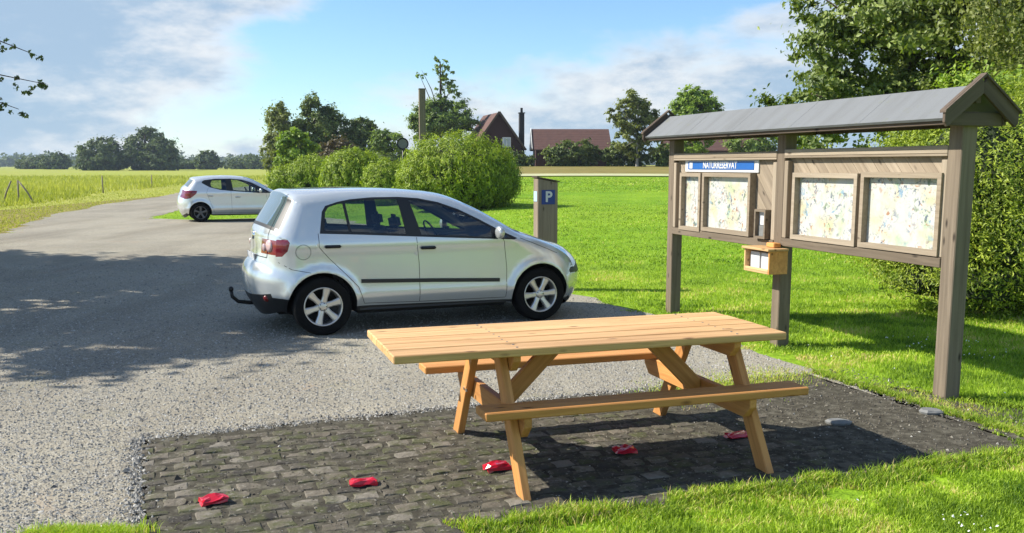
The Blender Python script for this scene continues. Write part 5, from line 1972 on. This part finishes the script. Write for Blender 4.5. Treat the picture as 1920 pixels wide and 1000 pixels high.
def build_cars():
    k = 0.25
    spec = dict(
        W=0.835, belt=0.98, wb=2.45, rw=0.300, arch=0.352, rim=0.203, spokes=6, rim_mat='alloy', paint='paint_silver', handle_mat='black_plastic',
        outline=[(-.40, .25, .24, .15, 2.8), (-.485, .40, .25, .16, 2.8), (-.51, .53, .26, .165, 2.8), (-.50, .62, .26, .165, 2.8), (-.455, .70, .24, .15, 2.8), (-.44, .83, .22, .13, 2.8), (-.43, .98, .2, .125, 2.8), (-.41, 1.06, .18, .12, 2.8),
                 (-.27, 1.33, .13, .09, 3), (-.235, 1.395, .12, .085, 3.5), (-.12, 1.43, .11, .055, 5), (.24, 1.456, .1, .036, 6), (.65, 1.458, .1, .035, 6), (1.07, 1.435, .1, .036, 6), (1.40, 1.378, .1, .048, 5), (1.73, 1.24, .1, .06, 4),
                 (1.96, 1.11, .1, .07, 4), (2.19, .978, .11, .07, 4.5), (2.43, .905, .14, .055, 4.5), (2.67, .815, .18, .07, 3.6), (2.86, .71, .24, .13, 2.8), (2.95, .60, .26, .19, 2.6), (2.985, .50, .26, .215, 2.6), (2.97, .38, .26, .215, 2.6), (2.92, .25, .24, .2, 2.6), (2.88, .2, .22, .18, 2.6)],
        bottom=[(2.74, .205), (2.1, .235), (.36, .235), (-.34, .24)],
        dlo=[(-.013, 1.047), (.028, 1.264), (.069, 1.323), (.2, 1.362), (.333, 1.386), (.559, 1.403), (.852, 1.404), (1.065, 1.388), (1.281, 1.344), (1.501, 1.266), (1.725, 1.156), (1.954, 1.034), (2.163, .94), (2.12, .927), (1.838, .943), (1.059, .987), (.426, 1.025)],
        glass=[[(.035, 1.075), (.062, 1.262), (.1, 1.31), (.245, 1.352), (.285, 1.062)], [(.315, 1.06), (.275, 1.36), (.55, 1.382), (.83, 1.382), (.893, 1.02)], [(1.06, 1.01), (.96, 1.375), (1.07, 1.366), (1.275, 1.322), (1.49, 1.246), (1.71, 1.138), (1.85, 1.062), (1.86, .962)], [(1.915, .958), (1.91, 1.03), (1.95, 1.012), (2.095, .947)]],
        doors=[[(-.03, 1.054), (-.024, .906), (.072, .794), (.229, .637), (.368, .49), (.43, .315), (1.028, .30), (1.023, .706), (.975, 1.06), (.5, 1.1)], [(.983, 1.06), (1.031, .706), (1.036, .30), (2.027, .293), (2.03, .623), (2.0, .905), (1.95, 1.0), (1.4, 1.1)]],
        tail=[(-.9, .83), (-.46, .815), (-.385, .82), (-.335, .875), (-.312, .96), (-.33, .99), (-.45, .99), (-.9, .985)],
        head=[(2.70, .752), (2.79, .785), (3.2, .74), (3.2, .628), (2.885, .615), (2.78, .675)],
        black=[[(.3, .1), (2.2, .1), (2.2, .262), (.3, .288)], [(-.9, .1), (-.3, .1), (-.3, .385), (-.9, .43)], [(2.86, .515), (3.3, .505), (3.3, .572), (2.88, .578), (2.85, .55)], [(2.70, .1), (3.2, .1), (3.2, .235), (2.7, .225)]],
        qb=[.9, .86, .62, .5, .66, .93],
        zones=[('tail', (5.0, 6.07, .60, 1.0)), ('black', (-.1, 1.3, 0, 1)), ('rear_window', (7.15, 8.9, 0, .86)), ('screen_edge', (7.15, 8.9, .86, 1.0)), ('screen_edge', (6.95, 7.15, 0, .9)), ('windscreen', (14.55, 17.0, 0, .93)), ('screen_edge', (17.0, 17.35, 0, .9)),
               ('head', (19.7, 20.9, .62, 1.0)), ('grille', (20.1, 20.85, 0, .5)), ('black', (21.25, 21.95, 0, 1.0)), ('black', (24.2, 25.1, 0, 1)), ('grille', (22.6, 23.6, 0, .6))],
        seams=[[(-.03, 1.05), (-.024, .906), (.072, .794), (.229, .637), (.368, .49), (.43, .315)], [(.43, .312), (1.03, .298), (2.02, .291)], [(1.0, .985), (1.027, .706), (1.032, .30)], [(2.027, .293), (2.03, .623), (2.0, .905), (1.985, .94)], [(-.12, .655), (-.3, .69), (-.42, .76)], [(2.69, .75), (2.4, .865), (2.2, .94)]],
        loft_seams=[('q', .80, 4.7, 9.2), ('q', -.80, 4.7, 9.2), ('u', 4.75, -.8, .8), ('q', .86, 17.2, 20), ('q', -.86, 17.2, 20)],
        trim=[(.40, .548), (1.17, .522), (1.942, .49)], handles=[(.108, .915), (1.126, .87)], mirror=(1.90, .985), fuel=(-.186, .865, .075))
    c1 = Car(spec, (-1.94 - .391 * .80 + .0, 9.743 + .92 * .80), R(23), 'parked_car', 'silver compact car with black side trim parked nearest the picnic table')
    for sd in (-1, 1):
        o = disc_on(c1, 5.55, sd * .83, .062, 'lamp_pink', 'lamp_lens')
        o = disc_on(c1, 5.5, sd * .68, .04, 'lamp_pink', 'lamp_lens')
    disc_on(c1, 6.2, 0, .05, 'chrome', 'badge')
    # number plate, reflectors, tow bar, wiper
    j = int(np.argmin(np.abs(c1.par - 4.9)))
    p = c1.cross(j, 0)
    o = box('number_plate', -.004, .004, -.25, .25, -.055, .055, 'sign_white', c1.root, .002)
    o.location = (p[0] - .012, 0, .76)
    o.rotation_euler = (0, R(-4), 0)
    for sd in (-1, 1):
        disc_on(c1, 1.0, sd * .86, .035, 'reflex_red', 'reflector', .004)
    V, F = [], []
    tube(V, F, [(-.3, 0, .27), (-.62, 0, .27), (-.74, 0, .29), (-.80, 0, .345), (-.81, 0, .41)], [.022, .022, .021, .02, .019], 10)
    tube(V, F, [(-.81, 0, .40), (-.81, 0, .415), (-.81, 0, .44), (-.81, 0, .455)], [.018, .026, .026, .012], 10)
    pydata('tow_bar', V, F, 'black_metal', c1.root, True)
    o = box('exhaust', -.55, -.3, .4, .45, .2, .25, 'black_metal', c1.root, .015)
    spec2 = dict(
        W=0.82, belt=0.93, wb=2.44, rw=0.29, arch=0.335, rim=0.2, spokes=5, rim_mat='dark_alloy', paint='paint_white', handle_mat='paint_white',
        outline=[(-.33, .2, .24, .14, 2.8), (-.44, .35, .25, .15, 2.8), (-.475, .5, .26, .16, 2.8), (-.47, .68, .26, .15, 2.8), (-.42, .85, .22, .13, 2.8), (-.39, .97, .2, .12, 2.8), (-.30, 1.06, .16, .11, 2.8), (-.17, 1.23, .13, .09, 3), (-.13, 1.285, .12, .085, 3.5), (.05, 1.335, .11, .05, 5), (.35, 1.372, .1, .038, 6), (.75, 1.385, .1, .036, 6),
                 (1.15, 1.365, .1, .038, 6), (1.46, 1.305, .1, .05, 5), (1.73, 1.18, .1, .06, 4), (1.95, 1.05, .1, .07, 4), (2.19, .905, .11, .07, 4.5), (2.43, .845, .14, .055, 4.5), (2.67, .765, .18, .07, 3.6), (2.86, .66, .24, .13, 2.8), (2.95, .54, .26, .19, 2.6), (2.975, .44, .26, .21, 2.6), (2.95, .3, .26, .21, 2.6), (2.90, .19, .24, .2, 2.6)],
        bottom=[(2.74, .19), (2.1, .2), (.36, .2), (-.3, .2)],
        dlo=[(.07, 1.195), (.10, 1.25), (.16, 1.28), (.47, 1.318), (.94, 1.32), (1.27, 1.29), (1.57, 1.195), (1.87, 1.035), (2.17, .868), (1.75, .875), (1.0, .935), (.6, .98), (.3, 1.06)],
        glass=[[(.34, 1.09), (.335, 1.19), (.38, 1.265), (.78, 1.29), (.80, .968), (.46, 1.022)], [(1.0, .945), (.95, 1.288), (1.25, 1.264), (1.5, 1.17), (1.66, 1.085), (1.66, .89)], [(1.73, .887), (1.72, 1.05), (1.84, 1.0), (2.0, .9)]],
        doors=[[(.25, 1.07), (.2, .9), (.3, .62), (.42, .28), (.93, .265), (.93, .7), (.9, 1.0)], [(.91, 1.0), (.94, .7), (.94, .265), (2.0, .26), (2.03, .6), (1.98, .87), (1.7, 1.0)]],
        tail=[(-.9, .73), (-.38, .71), (-.27, .735), (-.1, .87), (-.07, .955), (-.2, .965), (-.9, .95)],
        head=[(2.62, .72), (2.75, .735), (3.2, .69), (3.2, .57), (2.88, .56), (2.75, .61)],
        black=[[(.3, .1), (2.2, .1), (2.2, .222), (.3, .225)], [(-.9, .1), (-.28, .1), (-.28, .25), (-.9, .28)], [(2.9, .1), (3.3, .1), (3.3, .3), (2.9, .25)]],
        qb=[.9, .86, .62, .5, .66, .93],
        zones=[('tail', (3.3, 4.85, .62, 1.0)), ('black', (-.1, .6, 0, 1)), ('rear_window', (5.9, 7.6, 0, .86)), ('screen_edge', (5.9, 7.6, .86, 1.0)), ('windscreen', (12.55, 15.2, 0, .93)), ('screen_edge', (15.2, 15.5, 0, .9)), ('head', (17.9, 19.7, .62, 1.0)), ('grille', (18.6, 19.3, 0, .5)), ('black', (21.2, 23.1, 0, 1))],
        seams=[[(.27, 1.06), (.2, .9), (.3, .62), (.42, .28), (.93, .265), (2.0, .26)], [(.92, .945), (.935, .7), (.935, .265)], [(2.0, .26), (2.03, .6), (1.98, .87)]],
        loft_seams=[('q', .80, 4.0, 8), ('q', -.80, 4.0, 8), ('u', 3.6, -.8, .8)],
        trim=None, handles=[(.31, .795), (1.13, .755)], mirror=(1.80, .92))
    c2 = Car(spec2, (-9.583 - math.sin(R(22)) * .78, 29.65 + math.cos(R(22)) * .78), R(22), 'parked_car', 'white hatchback parked farther off beside the gravel track')


build_houses()
build_plants()
build_board()
build_street_things()
build_table()
build_cars()


def build_haze():
    bm = bmesh.new()
    bm_box(bm, -2600, 2600, -90, 2600, -1.2, 19.0)
    t = NT('air')
    t.nt.nodes.remove(t.b)
    v = t.n('ShaderNodeVolumePrincipled')
    v.inputs['Color'].default_value = (0.72, 0.85, 1.0, 1)
    v.inputs['Density'].default_value = 0.0002
    t.link(v.outputs[0], t.out.inputs['Volume'])
    o = from_bm('haze', bm, 'air')
    tag(o, kind='stuff')


build_haze()
